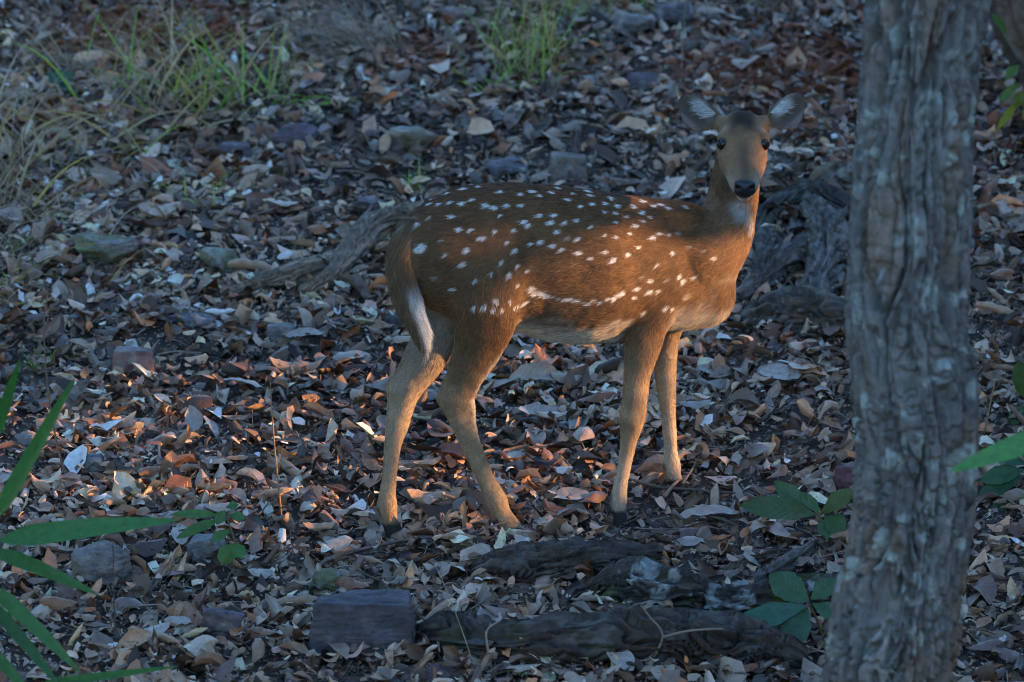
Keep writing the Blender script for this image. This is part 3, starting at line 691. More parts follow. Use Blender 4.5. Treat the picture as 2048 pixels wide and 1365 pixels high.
# ------------------------------------------------------------------ dry leaves
PAL = np.array([(.38, .27, .19), (.36, .30, .26), (.50, .40, .32), (.21, .12, .075), (.28, .12, .055), (.07, .042, .03), (.17, .115, .105), (.30, .20, .14), (.40, .33, .29), (.24, .165, .12)]) * np.array([1.05, .95, .86])
PW = np.array([.15, .17, .09, .12, .06, .11, .10, .10, .05, .05]); PW = PW / PW.sum()
def leaf_proto(nu, nv, r, kind='leaf'):
    asp = r.uniform(.17, .34); u = np.linspace(0, 1, nu + 1); v = np.linspace(-1, 1, nv + 1)
    W_ = asp * np.maximum(np.sin(math.pi * np.clip(u, 0, 1) ** r.uniform(.75, 1.15)), .0) ** .7 + .012
    W2 = np.repeat(W_[:, None], nv + 1, 1)
    if kind == 'frag':
        lo = r.uniform(0, .35); uu = lo + u * r.uniform(.4, .6); W2 = np.repeat((asp * np.sin(math.pi * uu) ** .7)[:, None], nv + 1, 1)
        W2 = W2 * r.uniform(.45, 1.1, (nu + 1, 1)) ; u2 = uu
    else: u2 = u
    W2 = W2 * (1 + r.uniform(-1, 1, W2.shape) * (.06 if nu > 6 else .12) * (np.abs(v)[None] > .9))
    s_ = v[None] * W2
    U = np.repeat(u2[:, None] - u2.mean(), nv + 1, 1) + r.uniform(-.02, .02, (nu + 1, nv + 1)) * (np.abs(v)[None] > .8)
    roll = r.choice([r.uniform(.3, 1.2), r.uniform(1.2, 2.2), r.uniform(2.2, 3.6)], p=[.52, .30, .18])
    kc = roll / (asp + .02); kl = r.normal() * 1.1 + 1e-3
    yy = np.sin(kc * s_) / kc; zz = (1 - np.cos(kc * s_)) / kc + .0
    zz = zz + np.abs(s_) * r.uniform(-.1, .35)
    tw = r.normal() * .9 * U; y2 = yy * np.cos(tw) - zz * np.sin(tw); z2 = yy * np.sin(tw) + zz * np.cos(tw)
    x3 = np.sin(kl * U) / kl - z2 * np.sin(kl * U); z3 = (1 - np.cos(kl * U)) / kl + z2 * np.cos(kl * U)
    V_ = np.stack([x3, y2, z3], -1).reshape(-1, 3)
    V_[:, 2] += (fbm(V_ * 7, int(r.integers(1000)), 2) - .5) * .12
    V_ -= V_.mean(0)
    if r.random() < .62: V_[:, 2] *= -1
    uv = np.stack([np.repeat(u2[:, None], nv + 1, 1), np.repeat(v[None], nu + 1, 0)], -1).reshape(-1, 2)
    return V_, uv
def scatter(n, box, size, r, nu, nv, nproto, kind, lift, tilt):
    x = r.uniform(box[0], box[1], n); y = r.uniform(box[2], box[3], n)
    if kind == 'leaf' or nu > 2:                      # bare, crumbly patches between the drifts
        bare = sstep(.47, .36, fbm(np.stack([x * 3.1, y * 3.1 + 9, x * 0], -1), 91, 3)); k_ = r.random(n) > bare * .5; x, y = x[k_], y[k_]; n = len(x)
    VV, FF, UU, CC = [], [], [], []; o = 0
    L = size(r, n); which = r.integers(nproto, size=n)
    z = H(x, y); dzy = (H(x, y + .05) - z) / .05
    f0 = grid_faces(nu, nv)
    lf_ = lift(r, n, L); hd_ = np.sqrt((x[:, None] - _hp[None, :, 0]) ** 2 + (y[:, None] - _hp[None, :, 1]) ** 2).min(1); z = z + lf_ * (.3 + .7 * sstep(.04, .10, hd_))
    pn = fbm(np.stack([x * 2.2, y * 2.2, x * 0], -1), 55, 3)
    rusty = 0.35 * sstep(.52, .62, fbm(np.stack([x * .9 + 7, y * 1.4, x * 0], -1), 56, 2)) * sstep(1.0, 2.2, y)
    for (a_, b_, sx_, sy_) in RUST: rusty = np.maximum(rusty, 1.1 * np.exp(-((x - a_) / sx_) ** 2 - ((y - b_) / sy_) ** 2))
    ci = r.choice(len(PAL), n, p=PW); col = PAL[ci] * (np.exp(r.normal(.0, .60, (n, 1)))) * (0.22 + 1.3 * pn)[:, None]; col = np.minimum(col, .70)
    ru = r.random(n) < rusty * .75; col[ru] = np.array((.27, .10, .05)) * r.uniform(.5, 1.3, (ru.sum(), 1))
    for k in range(nproto):
        I = np.where(which == k)[0]
        if len(I) == 0: continue
        V_, uv = leaf_proto(nu, nv, r, kind)
        yaw = r.uniform(0, 2 * math.pi, len(I)); ta = r.uniform(0, 2 * math.pi, len(I)); tl = np.abs(r.normal(size=len(I))) * tilt
        cy, sy = np.cos(yaw), np.sin(yaw)
        Rz = np.zeros((len(I), 3, 3)); Rz[:, 0, 0] = cy; Rz[:, 0, 1] = -sy; Rz[:, 1, 0] = sy; Rz[:, 1, 1] = cy; Rz[:, 2, 2] = 1
        ax, ay_ = np.cos(ta), np.sin(ta); c, s_ = np.cos(tl), np.sin(tl); C = 1 - c
        Rt = np.stack([c + ax * ax * C, ax * ay_ * C, ay_ * s_, ax * ay_ * C, c + ay_ * ay_ * C, -ax * s_, -ay_ * s_, ax * s_, c], -1).reshape(-1, 3, 3)
        v = np.einsum('nij,njk,mk->nmi', Rt, Rz, V_) * L[I][:, None, None]
        v[..., 2] += v[..., 1] * dzy[I][:, None]
        v += np.stack([x[I], y[I], z[I]], -1)[:, None, :]
        m_ = len(V_); VV.append(v.reshape(-1, 3)); UU.append(np.tile(uv, (len(I), 1)))
        FF.append((f0[None] + (np.arange(len(I)) * m_)[:, None, None]).reshape(-1, 4) + o); CC.append(np.repeat(col[I], m_, 0)); o += m_ * len(I)
    return np.vstack(VV), np.vstack(FF), np.vstack(UU), np.vstack(CC)
_ra, _rb, _rc = G(290, 75), G(1560, 150), G(830, 120)
RUST = [(_ra.x, _ra.y, .30, .32), (_rb.x, _rb.y, .28, .25), (_rc.x, _rc.y, .15, .2)]
def litter():
    r = np.random.default_rng(77)
    inner = (-1.45, 1.45, -1.25, 3.6)
    sets = []
    lf = lambda r, n, L: .002 + r.random(n) ** 1.3 * .038
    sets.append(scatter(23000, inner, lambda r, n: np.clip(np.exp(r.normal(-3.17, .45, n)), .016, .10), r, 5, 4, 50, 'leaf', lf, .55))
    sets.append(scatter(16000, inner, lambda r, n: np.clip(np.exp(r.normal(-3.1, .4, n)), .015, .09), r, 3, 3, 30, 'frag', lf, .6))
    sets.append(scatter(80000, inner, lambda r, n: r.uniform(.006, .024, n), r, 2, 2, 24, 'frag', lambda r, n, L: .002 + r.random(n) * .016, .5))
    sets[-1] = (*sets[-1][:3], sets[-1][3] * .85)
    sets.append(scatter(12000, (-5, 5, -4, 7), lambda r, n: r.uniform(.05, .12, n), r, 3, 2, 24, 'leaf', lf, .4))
    o = 0; V_, F_, U_, C_ = [], [], [], []
    for v, f, u, c in sets: V_.append(v); F_.append(f + o); U_.append(u); C_.append(c); o += len(v)
    n = 5200; x = r.uniform(-1.45, 1.45, n); y = r.uniform(-1.25, 3.6, n); z = H(x, y) + r.uniform(.006, .032, n)      # broken twig ends
    a_ = r.uniform(0, 6.283, n); L = np.exp(r.normal(-3.3, .6, n)); rd = r.uniform(.0008, .0024, n); e_ = r.normal(size=n) * .22
    D_ = np.stack([np.cos(a_) * np.cos(e_), np.sin(a_) * np.cos(e_), np.sin(e_) + np.sin(a_) * SLOPE], -1) * L[:, None] / 2; S_ = np.stack([-np.sin(a_), np.cos(a_), a_ * 0], -1) * rd[:, None]; T_ = np.array([0, 0, 1.0])[None] * rd[:, None]
    c_ = np.stack([x, y, z], -1); bend = T_ * r.normal(size=(n, 1)) * 2
    q_ = np.stack([c_ - D_ + S_, c_ - D_ + T_, c_ - D_ - S_, c_ + bend + S_, c_ + bend + T_, c_ + bend - S_, c_ + D_ + S_ * .6, c_ + D_ + T_ * .6, c_ + D_ - S_ * .6], 1)
    f_ = np.array([(0, 1, 4, 3), (1, 2, 5, 4), (2, 0, 3, 5), (3, 4, 7, 6), (4, 5, 8, 7), (5, 3, 6, 8)])
    V_.append(q_.reshape(-1, 3)); F_.append((f_[None] + (np.arange(n) * 9)[:, None, None]).reshape(-1, 4) + o); U_.append(np.full((n * 9, 2), .5)); C_.append(np.repeat(np.array([[.16, .125, .10]]) * np.exp(r.normal(0, .5, (n, 1))), 9, 0).clip(0, .5)); o += n * 9
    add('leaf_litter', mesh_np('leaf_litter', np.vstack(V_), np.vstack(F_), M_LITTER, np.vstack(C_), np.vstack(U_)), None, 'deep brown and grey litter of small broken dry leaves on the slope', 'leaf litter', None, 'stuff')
litter()
# the largest leaves, one by one
MARKS = [('the slate block', 727, 1318), ('the mossy stone', 655, 1198), ('the broad grey stone', 203, 1178), ('the rounded blue-grey stone', 408, 1138), ('the purple-brown stone', 440, 1292), ('the reddish angular stone', 266, 762),
 ('the dark purple slab', 182, 960), ('the moss-covered boulder', 205, 548), ('the lichen-yellowed stone', 436, 560), ('the buried dark slate', 384, 668), ('the purple-grey boulder', 588, 304), ('the ochre-topped boulder', 830, 314),
 ('the stones above the back', 1080, 368), ('the blue-black stone', 1106, 958), ('the maroon slab', 880, 1372), ('the boulders up the slope', 1300, 80), ('the maroon stone', 1704, 1000), ('the gnarled log', 1000, 1330), ('the middle of the gnarled log', 1250, 1340),
 ('the end of the gnarled log', 1500, 1340), ('the knotted log', 1400, 1230), ('the weathered log', 1060, 1170), ('the far hind hoof', 790, 1075), ('the near hind hoof', 1022, 1060), ('the near front hoof', 1240, 1050), ('the far front hoof', 1353, 984),
 ('the grey root', 520, 600), ('the forked root', 680, 590), ('the uprooted stump', 1600, 690), ('the insect-eaten seedling', 1600, 1085), ('the teal-green seedling', 1600, 1290), ('the small bright seedling', 484, 1150), ('the tall brown stalk', 138, 970),
 ('the sunlit slender stalk', 565, 1048), ('the strap-leaved plant', 60, 1300), ('the furrowed trunk', 1760, 1200), ('the leaning tree', 2000, 330), ('the green grass tuft', 390, 205), ('the straw grass clump', 30, 380), ('the fluffy dry grass', 725, 105), ('the feathery grass tuft', 1050, 150),
 ('the dead bracken beyond the ears', 1560, 150), ('the ground under the belly', 1130, 780), ('the ground behind the tail', 690, 760), ('the ground before the chest', 1540, 800), ('the thin dark stalk', 232, 1300), ('the low purple stone', 742, 436), ('the reddish stalk', 92, 690)]
MARK3 = [(n_, G(a_, b_)) for n_, a_, b_ in MARKS]
def beside(p):
    d, n_ = min(((Vector((p[0], p[1], 0)) - Vector((q.x, q.y, 0))).length, n_) for n_, q in MARK3)
    return (' on ' if n_.startswith('the ground') else ' near ') + n_
LK = [('curled', 'large tan dry leaf curled into a roll', (.38, .25, .16)), ('flat', 'large flat grey-brown dry leaf lying face up', (.36, .31, .28)),
      ('rust', 'large rust-brown dry leaf arched like a bridge', (.24, .115, .06)), ('pale', 'large pale beige dry leaf with cupped edges', (.46, .37, .30)), ('dark', 'large dark purple-brown dry leaf lying flat', (.15, .10, .09))]
protos = {}
for k, (kn, lab, colr) in enumerate(LK):
    protos[kn] = []
    for i in range(5):
        r = np.random.default_rng(900 + k * 10 + i)
        for tr_ in range(200):
            V_, uv = leaf_proto(10, 6, r)
            ext = V_.max(0) - V_.min(0); ratio = ext[2] / max(ext[1], .01)
            ok = {'curled': .7 < ratio < 1.3 and ext[1] < .42, 'flat': ratio < .3, 'rust': .3 < ratio < .6, 'pale': .25 < ratio < .6, 'dark': ratio < .4}[kn]
            if ok and ext[0] > .7: break
        protos[kn].append(mesh_np('dry_leaf', V_, grid_faces(10, 6), M_LEAF, None, uv))
def dry_leaf(kind, pos, size, yaw, tx, ty):
    k = [q[0] for q in LK].index(kind); c = np.array(LK[k][2]) * random.uniform(.8, 1.15)
    o = add('dry_leaf', random.choice(protos[kind]), None, LK[k][1] + beside(pos), 'leaf', kind + ' large leaves on the litter')
    o.location = pos; o.scale = (size,) * 3; o.rotation_euler = (R(11) + tx, ty, yaw); o.color = (*c, 1)
feat = [(1062, 778, 110, 'pale', .1), (592, 752, 96, 'curled', .1), (1085, 850, 105, 'flat', .6), (1182, 848, 62, 'curled', 1.2), (326, 437, 66, 'pale', .2), (590, 458, 50, 'curled', .3), (566, 428, 62, 'pale', 3.0), (500, 552, 90, 'curled', .3),
        (985, 1185, 90, 'pale', 2.2), (590, 1228, 90, 'curled', .3), (490, 790, 88, 'flat', 2.9), (1195, 818, 78, 'rust', .1), (1140, 1015, 75, 'flat', .2), (1185, 1020, 80, 'rust', .8), (870, 1015, 100, 'curled', .05), (1300, 962, 58, 'rust', .1),
        (1420, 1050, 110, 'flat', .1), (230, 1030, 60, 'curled', .4), (320, 905, 62, 'rust', .6), (240, 970, 60, 'curled', .1), (300, 965, 50, 'rust', .7), (550, 1010, 70, 'curled', .3), (670, 1110, 66, 'pale', 0), (740, 1145, 60, 'curled', 2.7),
        (640, 1075, 60, 'curled', .1), (1110, 1080, 90, 'curled', 2.5), (1560, 770, 80, 'flat', .2), (1390, 830, 60, 'flat', .1), (1600, 830, 60, 'dark', .6), (1180, 715, 55, 'curled', .6), (1130, 775, 60, 'pale', .2), (1380, 905, 40, 'curled', 1.2),
        (920, 1100, 70, 'curled', .1), (1230, 880, 45, 'rust', 2.2), (880, 890, 60, 'rust', 2.6), (1520, 1080, 60, 'pale', 1), (300, 1290, 80, 'flat', .4), (120, 1230, 70, 'rust', .1), (520, 1170, 60, 'flat', .8), (260, 1230, 60, 'dark', .3),
        (1580, 1310, 90, 'pale', 1.7), (1990, 640, 80, 'curled', .1), (2000, 570, 60, 'rust', .4), (1990, 1180, 80, 'flat', 2.7), (2010, 760, 80, 'curled', .1), (610, 690, 70, 'flat', .2), (190, 860, 60, 'rust', .2), (800, 700, 60, 'pale', .1)]
nl = 0
for px, py, sz, kd, yw in feat:
    p = G(px, py + 8); d = (p - CAM).length / DIST
    dry_leaf(kd, p + Vector((0, 0, .038)), sz * MM * d * 1.12, yw, random.uniform(-.05, .3), random.uniform(-.25, .25)); nl += 1
rr_ = random.Random(4); kinds = [q[0] for q in LK]
while nl < 285:
    px, py = rr_.uniform(-10, 2058), 1365 - 1300 * rr_.random() ** 1.35
    p = G(px, py)
    dry_leaf(rr_.choices(kinds, [3, 4, 2.2, 1.6, 1.6])[0], p + Vector((0, 0, rr_.uniform(.022, .040))), rr_.uniform(.05, .10) * (.62 + .38 * min(1, py / 800)), rr_.uniform(0, 6.28), rr_.gauss(.05, .32), rr_.gauss(0, .32)); nl += 1

# ------------------------------------------------------------------ rocks
def rock(label, px, py, wpx, hpx, dratio, colr, seed, block=False, moss=0.0, yaw=0.0):
    """px, py = middle of the foot of the stone in the photo"""
    r = np.random.default_rng(seed); base = G(px, py); sc = (base - CAM).length / DIST * MM
    bm = bmesh.new(); bmesh.ops.create_icosphere(bm, subdivisions=6 if wpx > 120 else 5 if wpx > 60 else 4, radius=1)
    v = np.array([x.co for x in bm.verts]); f = np.array([[x.index for x in q.verts] for q in bm.faces]); bm.free()
    pl = []
    if block:
        for n_ in ((1, .05, .05), (-1, .04, .1), (0, -1, .16), (0, 1, 0), (.03, .0, 1), (0, 0, -1)): pl.append((np.array(n_) / np.linalg.norm(n_), r.uniform(.60, .66)))
        for _ in range(5):
            n_ = r.normal(size=3); pl.append((n_ / np.linalg.norm(n_), r.uniform(.78, .93)))
    else:
        for _ in range(15):
            n_ = r.normal(size=3); pl.append((n_ / np.linalg.norm(n_), r.uniform(.62, .95)))
        pl.append((np.array((r.normal() * .15, r.normal() * .15, 1)), r.uniform(.6, .8)))
    rad = np.full(len(v), 1.2)
    for n_, d_ in pl:
        k = v @ n_; rad = np.where(k > 1e-3, np.minimum(rad, d_ / np.maximum(k, 1e-3)), rad)
    v = v * rad[:, None]; v /= np.abs(v).max(0)[None]
    v = v + (v / np.linalg.norm(v, axis=1)[:, None]) * ((fbm(v * 2.2, seed, 5) - .5) * (.18 if block else .28))[:, None]
    v[:, 2] += (np.floor(v[:, 2] * 5 + fbm(v * 1.5, seed + 1, 2)) / 5 - v[:, 2]) * .12
    v = v + (v / np.linalg.norm(v, axis=1)[:, None]) * ((fbm(v * np.array([5, 5, 11]), seed + 20, 4) - .5) * .13 - .05 * sstep(.85, 1, 1 - np.abs(2 * vnoise(v * np.array([1.2, 1.2, 5]), seed + 21) - 1)))[:, None]
    hx = wpx * sc / 2; hz = hpx * sc / 2 * 1.12; hy = hx * dratio
    v = v * np.array([hx, hy, hz]); c, s_ = math.cos(yaw), math.sin(yaw)
    v = np.stack([v[:, 0] * c - v[:, 1] * s_, v[:, 0] * s_ + v[:, 1] * c, v[:, 2]], -1)
    col = np.repeat(np.array(colr)[None], len(v), 0) * (.35 + 1.3 * fbm(v * np.array([22, 22, 50]), seed + 3, 4))[:, None]
    if moss:
        k = sstep(.55 - moss * .25, .62, fbm(v * 22 + 5, seed + 4, 3)); col = mixv(col, np.array((.13, .15, .07)), k * moss)
    k = sstep(.62, .68, fbm(v * 30 + 9, seed + 6, 2)); col = mixv(col, np.array((.30, .31, .30)), k * (.0 if seed == 1 else .4))
    o = add('rock', mesh_np('rock', v, f, M_ROCK, col, None, True), None, label, 'rock')
    o.location = base + Vector((0, hy * .75, hz * .84))
    return o
SL = (.105, .10, .115); RD = (.18, .11, .10); GY = (.20, .19, .19); PU = (.12, .095, .115)
rock('dark rectangular slate block with a flat top, in front of the hind legs', 727, 1318, 228, 110, .62, (.075, .07, .082), 1, True, 0, -.03)
rock('small mossy stone standing behind the slate block', 655, 1198, 80, 62, .7, (.13, .13, .13), 2, False, .8)
rock('broad grey stone beside the long green blade leaf', 203, 1178, 128, 88, .7, (.15, .135, .135), 3, False, .2, .2)
rock('rounded blue-grey stone under the small leafy seedling', 408, 1138, 106, 66, .8, (.17, .165, .175), 4)
rock('flat purple-brown stone lying in front of the rounded stone', 440, 1292, 98, 72, .8, PU, 5)
rock('reddish angular stone beside a curled tan leaf', 266, 762, 92, 58, .7, RD, 6, True)
rock('flat dark purple slab in the sunlit leaves', 182, 960, 86, 42, .9, (.09, .08, .10), 7)
rock('moss-covered low boulder below the dry grass', 205, 548, 148, 72, .8, (.16, .14, .125), 8, False, .7)
rock('lichen-yellowed round stone beside the grey root', 436, 560, 82, 66, .8, (.22, .215, .19), 9, False, .6)
rock('dark blue slate partly buried left of the tail', 384, 668, 92, 36, .9, SL, 10)
rock('purple-grey boulder under the green grass tuft', 588, 304, 106, 52, .8, PU, 11)
rock('rounded brown boulder with an ochre top above the rump', 830, 314, 108, 66, .8, (.19, .14, .11), 12, False, .4)
rock('low purple stone behind the rump', 742, 436, 86, 48, .8, PU, 13)
rock('dark low stone just above the back', 1020, 366, 100, 44, .8, SL, 14)
rock('squarish stone with a pale leafy top above the back', 1136, 370, 84, 56, .8, (.18, .145, .125), 15, True)
rock('small rounded grey stone between the front and hind legs', 1034, 952, 60, 36, .8, (.21, .19, .19), 16)
rock('low blue-black stone beside the small grey one', 1106, 958, 96, 38, .8, (.08, .085, .10), 17)
rock('flat maroon slab at the lower edge of the clearing', 880, 1372, 120, 30, .9, (.13, .085, .09), 18)
rock('purple stone among the leaves up the slope', 1282, 190, 76, 44, .8, PU, 19)
rock('broad grey boulder at the top of the slope', 1262, 82, 104, 54, .8, GY, 20)
rock('second boulder at the top of the slope, darker', 1340, 66, 96, 56, .8, SL, 21)
rock('maroon stone half hidden behind the furrowed trunk', 1704, 1000, 70, 90, .6, (.11, .06, .07), 22)
rock('dark stone lying on the grey roots', 372, 500, 80, 34, .8, (.05, .05, .06), 23)
rock('blunt blue stone at the foot of the gnarled log', 1090, 1320, 72, 50, .8, (.11, .12, .14), 24)
rock('small angular grey stone on the bare soil below the grey root', 560, 690, 62, 36, .8, GY, 41, True)
rock('pale flat stone under the tall brown stalk', 60, 905, 70, 40, .8, (.2, .17, .16), 42)
rock('brown angular stone uphill of the feathery grass', 900, 60, 80, 46, .8, RD, 43)
rock('grey-violet stone beside the straw clump', 470, 330, 70, 40, .8, PU, 44, True)
rock('dark stone half under the teal-green seedling', 1530, 1345, 110, 60, .8, (.07, .065, .07), 45)
rock('dark flat stone behind the tail', 800, 668, 60, 36, .8, (.06, .065, .075), 25)

# ------------------------------------------------------------------ logs, roots, stump
GRAIN = []
def gnarl(name, label, cat, pts, colr, seed, lich=0.0, nseg=90, ring=44, amp=.40, child=None, twist=1.6):
    """pts rows px, py (photo), r px, height of the axis above the ground in r"""
    path = []
    for px, py, rp, hk in pts:
        g = G(px, py + rp * .9); sc = (g - CAM).length / DIST * MM
        path.append((g.x, g.y + rp * sc * .8, g.z + rp * sc * hk, rp * sc))
    rs = np.mean([q[3] for q in path])
    def disp(th_, s_):
        wv = fbm(np.stack([np.cos(th_) * .8, np.sin(th_) * .8, s_ * 6], -1).reshape(-1, 3), seed + 30, 3).reshape(th_.shape) - .5
        t2 = th_ + s_ * twist + 2.6 * wv
        p = np.stack([np.cos(t2) * 2.6, np.sin(t2) * 2.6, s_ * 4], -1).reshape(-1, 3)
        a_ = 1 - np.abs(2 * fbm(p, seed, 3) - 1); b_ = fbm(np.stack([np.cos(th_) * .9, np.sin(th_) * .9, s_ * 10], -1).reshape(-1, 3), seed + 9, 3)
        p3 = np.stack([np.cos(t2) * 6, np.sin(t2) * 6, s_ * 5], -1).reshape(-1, 3); c_ = 1 - np.abs(2 * vnoise(p3, seed + 2) - 1)
        GRAIN.clear(); GRAIN.append(np.stack([np.cos(t2) * 11, np.sin(t2) * 11, s_ * 6], -1).reshape(-1, 3)); p4 = np.stack([np.cos(t2) * 15, np.sin(t2) * 15, s_ * 9], -1).reshape(-1, 3); d_ = fbm(p4, seed + 12, 2) - .5
        return (1 + amp * 2.1 * (b_ - .5) - amp * 1.1 * (sstep(.75, 1, a_) - .2) * .6 - .42 * sstep(.78, 1, c_) + .26 * d_).reshape(th_.shape)
    v, f = tube(path, int(nseg * 1.5), int(ring * 1.5), (0, .3, 1), 1.0, disp)
    col = np.repeat(np.array(colr)[None], len(v), 0) * (.6 + .8 * fbm(v * 20, seed + 3, 3))[:, None]
    gn = fbm(GRAIN[0], seed + 4, 3); col = mixv(col, np.array(colr) * np.array((2.0, 1.8, 1.65)), sstep(.5, .66, gn) * .7); col = mixv(col, np.array(colr) * .35, sstep(.46, .34, gn) * .7)
    if lich:
        k = sstep(.56, .62, fbm(v * 26, seed + 5, 3)); col = mixv(col, np.array((.30, .33, .33)), k * lich)
        k = sstep(.64, .68, fbm(v * 16, seed + 6, 2)); col = mixv(col, np.array((.10, .12, .04)), k * lich)
    me = mesh_np(name, v, f, M_WOOD, col)
    return add(name, me, child, None if child else label, None if child else cat)
DKW = (.050, .040, .035)
lg = gnarl('fallen_log', 'dark gnarled log with swirling grain right of the slate block', 'log', [(862, 1262, 42, .5), (930, 1278, 50, .6), (1020, 1285, 52, .55), (1140, 1285, 60, .6), (1260, 1280, 62, .6), (1370, 1275, 68, .6), (1470, 1290, 66, .5), (1580, 1310, 52, .4)], DKW, 61, .15, 130, 64)
lg2 = gnarl('fallen_log', 'dark weathered log lying just in front of the front hoof', 'log', [(965, 1140, 34, .5), (1040, 1135, 46, .6), (1130, 1128, 46, .6), (1230, 1116, 42, .6), (1310, 1112, 34, .5)], (.055, .044, .038), 62, .1, 100, 56)
lg3 = gnarl('fallen_log', 'knotted log with pale lichen between the other two dark logs', 'log', [(1215, 1180, 44, .6), (1270, 1175, 56, .7), (1330, 1190, 58, .7), (1410, 1195, 54, .6), (1500, 1205, 58, .6), (1600, 1200, 50, .5), (1700, 1180, 40, .5)], (.055, .047, .043), 63, .8, 110, 60, .44)
gnarl('branch', 'broken pointed branch stub rising from the knotted log', 'branch', [(1480, 1190, 18, .6), (1540, 1160, 22, 1.2), (1600, 1130, 16, 1.8), (1632, 1095, 6, 2.4)], (.10, .085, .08), 64, .1, 40, 24)
gnarl('root', 'grey weathered root lying left of the tail', 'root', [(455, 598, 11, 1.6), (520, 580, 18, 1.5), (590, 562, 22, 1.4), (650, 545, 22, 1.4), (690, 520, 18, 1.4)], (.22, .17, .13), 65, .1, 70, 36)
gnarl('root', 'brown forked root rising behind the rump', 'root', [(612, 592, 15, 1.4), (665, 565, 23, 1.5), (710, 520, 26, 1.7), (745, 485, 27, 1.8), (800, 455, 24, 1.8), (870, 450, 20, 1.6)], (.20, .15, .115), 66, .15, 70, 36)
gnarl('branch', 'bluish lichen-covered branch crossing the forked root', 'branch', [(600, 530, 14, .6), (655, 520, 18, .8), (700, 498, 16, .8)], (.16, .16, .165), 67, .8, 40, 28)
gnarl('branch', 'dark dead branch slanting through the dry grass', 'branch', [(70, 290, 7, .6), (130, 305, 11, .8), (170, 335, 12, .8), (215, 362, 10, .5)], (.06, .06, .065), 68, .3, 40, 24)
# uprooted stump: several root arms are parts of one thing
sb = G(1620, 660); stump = empty('uprooted_stump', sb, 'grey uprooted stump with twisted root arms behind the chest', 'stump')
GW = (.085, .075, .068)
gnarl('root_arm', '', '', [(1490, 640, 26, .6), (1550, 625, 44, .7), (1620, 625, 52, .7), (1690, 640, 50, .7), (1760, 650, 42, .6)], GW, 71, .2, 90, 48, .4, stump)
gnarl('root_arm', '', '', [(1500, 470, 20, .6), (1540, 425, 22, 1.0), (1590, 400, 24, 1.2), (1640, 398, 26, 1.2), (1690, 420, 26, 1.0)], (.055, .05, .048), 72, .2, 70, 40, .4, stump)
gnarl('root_arm', '', '', [(1620, 420, 22, 1.2), (1650, 470, 36, 1.2), (1655, 530, 40, 1.0), (1640, 590, 40, .8), (1640, 630, 34, .7)], (.095, .083, .077), 73, .3, 80, 44, .45, stump, 3)
gnarl('root_arm', '', '', [(1490, 590, 22, .6), (1535, 560, 30, .8), (1580, 525, 28, 1.0), (1620, 490, 20, 1.2)], (.10, .085, .078), 74, .1, 60, 36, .4, stump)
gnarl('root_arm', '', '', [(1640, 370, 26, .9), (1680, 360, 34, 1.0), (1720, 375, 30, .9)], (.10, .08, .058), 75, .5, 50, 36, .55, stump)
gnarl('root_arm', '', '', [(1530, 480, 26, .8), (1540, 520, 34, .8), (1530, 560, 28, .7)], (.065, .058, .052), 76, .1, 50, 36, .5, stump)

# ------------------------------------------------------------------ trees in view
def bark_trunk(rows, nseg, ring, seed, amp, colr, lich):
    q = interp_path(rows, nseg); c = q[:, :3]; r_ = q[:, 3]
    th_ = np.linspace(0, 2 * math.pi, ring, endpoint=False)
    T_, Z_ = np.meshgrid(th_, c[:, 2], indexing='xy')
    def pc(f_, zf, wob=0): return np.stack([np.cos(T_ + wob) * f_, np.sin(T_ + wob) * f_, Z_ * zf], -1).reshape(-1, 3)
    wob = (fbm(pc(1.5, 3.0), seed + 1, 3).reshape(T_.shape) - .5) * 1.1
    n1 = fbm(pc(5.2, 2.6, wob), seed, 2); fur = 1 - np.abs(2 * n1 - 1); fur = sstep(.86, .97, fur)
    n2 = fbm(pc(9.5, 5.5, wob), seed + 2, 3); f2 = sstep(.82, .98, 1 - np.abs(2 * n2 - 1))
    n3 = fbm(pc(7, 26, wob), seed + 3, 3); f3 = sstep(.86, .99, 1 - np.abs(2 * n3 - 1))
    lump = fbm(pc(2.2, 4), seed + 4, 3) - .5; fine = fbm(pc(16, 40), seed + 5, 3) - .5
    d = (-1.35 * fur - .75 * f2 - .40 * f3 + .9 * lump + .5 * fine).reshape(T_.shape)
    rad = r_[:, None] * (1 + amp * d)
    t, n1_, n2_ = frames(c, (0, 1, 0))
    v = c[:, None] + rad[..., None] * (np.cos(T_)[..., None] * n1_[:, None] + np.sin(T_)[..., None] * n2_[:, None])
    v = v.reshape(-1, 3)
    k = fbm(pc(4, 9), seed + 6, 4); col = np.array(colr)[None] * (.55 + .9 * k)[:, None]
    k2 = fbm(pc(3, 5), seed + 7, 3); col = mixv(col, np.array((.24, .16, .11)), sstep(.54, .64, k2) * .5)
    k3 = fbm(pc(3.6, 26), seed + 8, 4); col = mixv(col, np.array((.36, .41, .39)), sstep(.60, .66, k3) * lich)
    return v, grid_faces(nseg - 1, ring, True), col
TY = -1.8
tr = [(2000, 1760, 190)]
edges = [(-700, 1850, 2080), (-400, 1790, 2025), (-150, 1752, 1990), (0, 1735, 1975), (200, 1722, 1951), (400, 1702, 1940), (600, 1692, 1935), (700, 1698, 1940), (800, 1706, 1960), (900, 1715, 1956), (1000, 1708, 1950), (1100, 1692, 1936), (1200, 1668, 1926), (1300, 1652, 1918), (1365, 1642, 1902), (1500, 1610, 1890), (1700, 1560, 1900), (1900, 1510, 1950)]
tsc = (P(1830, 682, TY) - CAM).length / DIST * MM
rows = [(*P((l + r_) / 2, py, TY), (r_ - l) / 2 * tsc * 1.03) for py, l, r_ in edges]
tb = Vector((rows[-1][0], TY, h1(rows[-1][0], TY)))
tree = empty('furrowed_tree', tb, 'thick grey-brown tree trunk with deeply furrowed bark and pale lichen', 'tree')
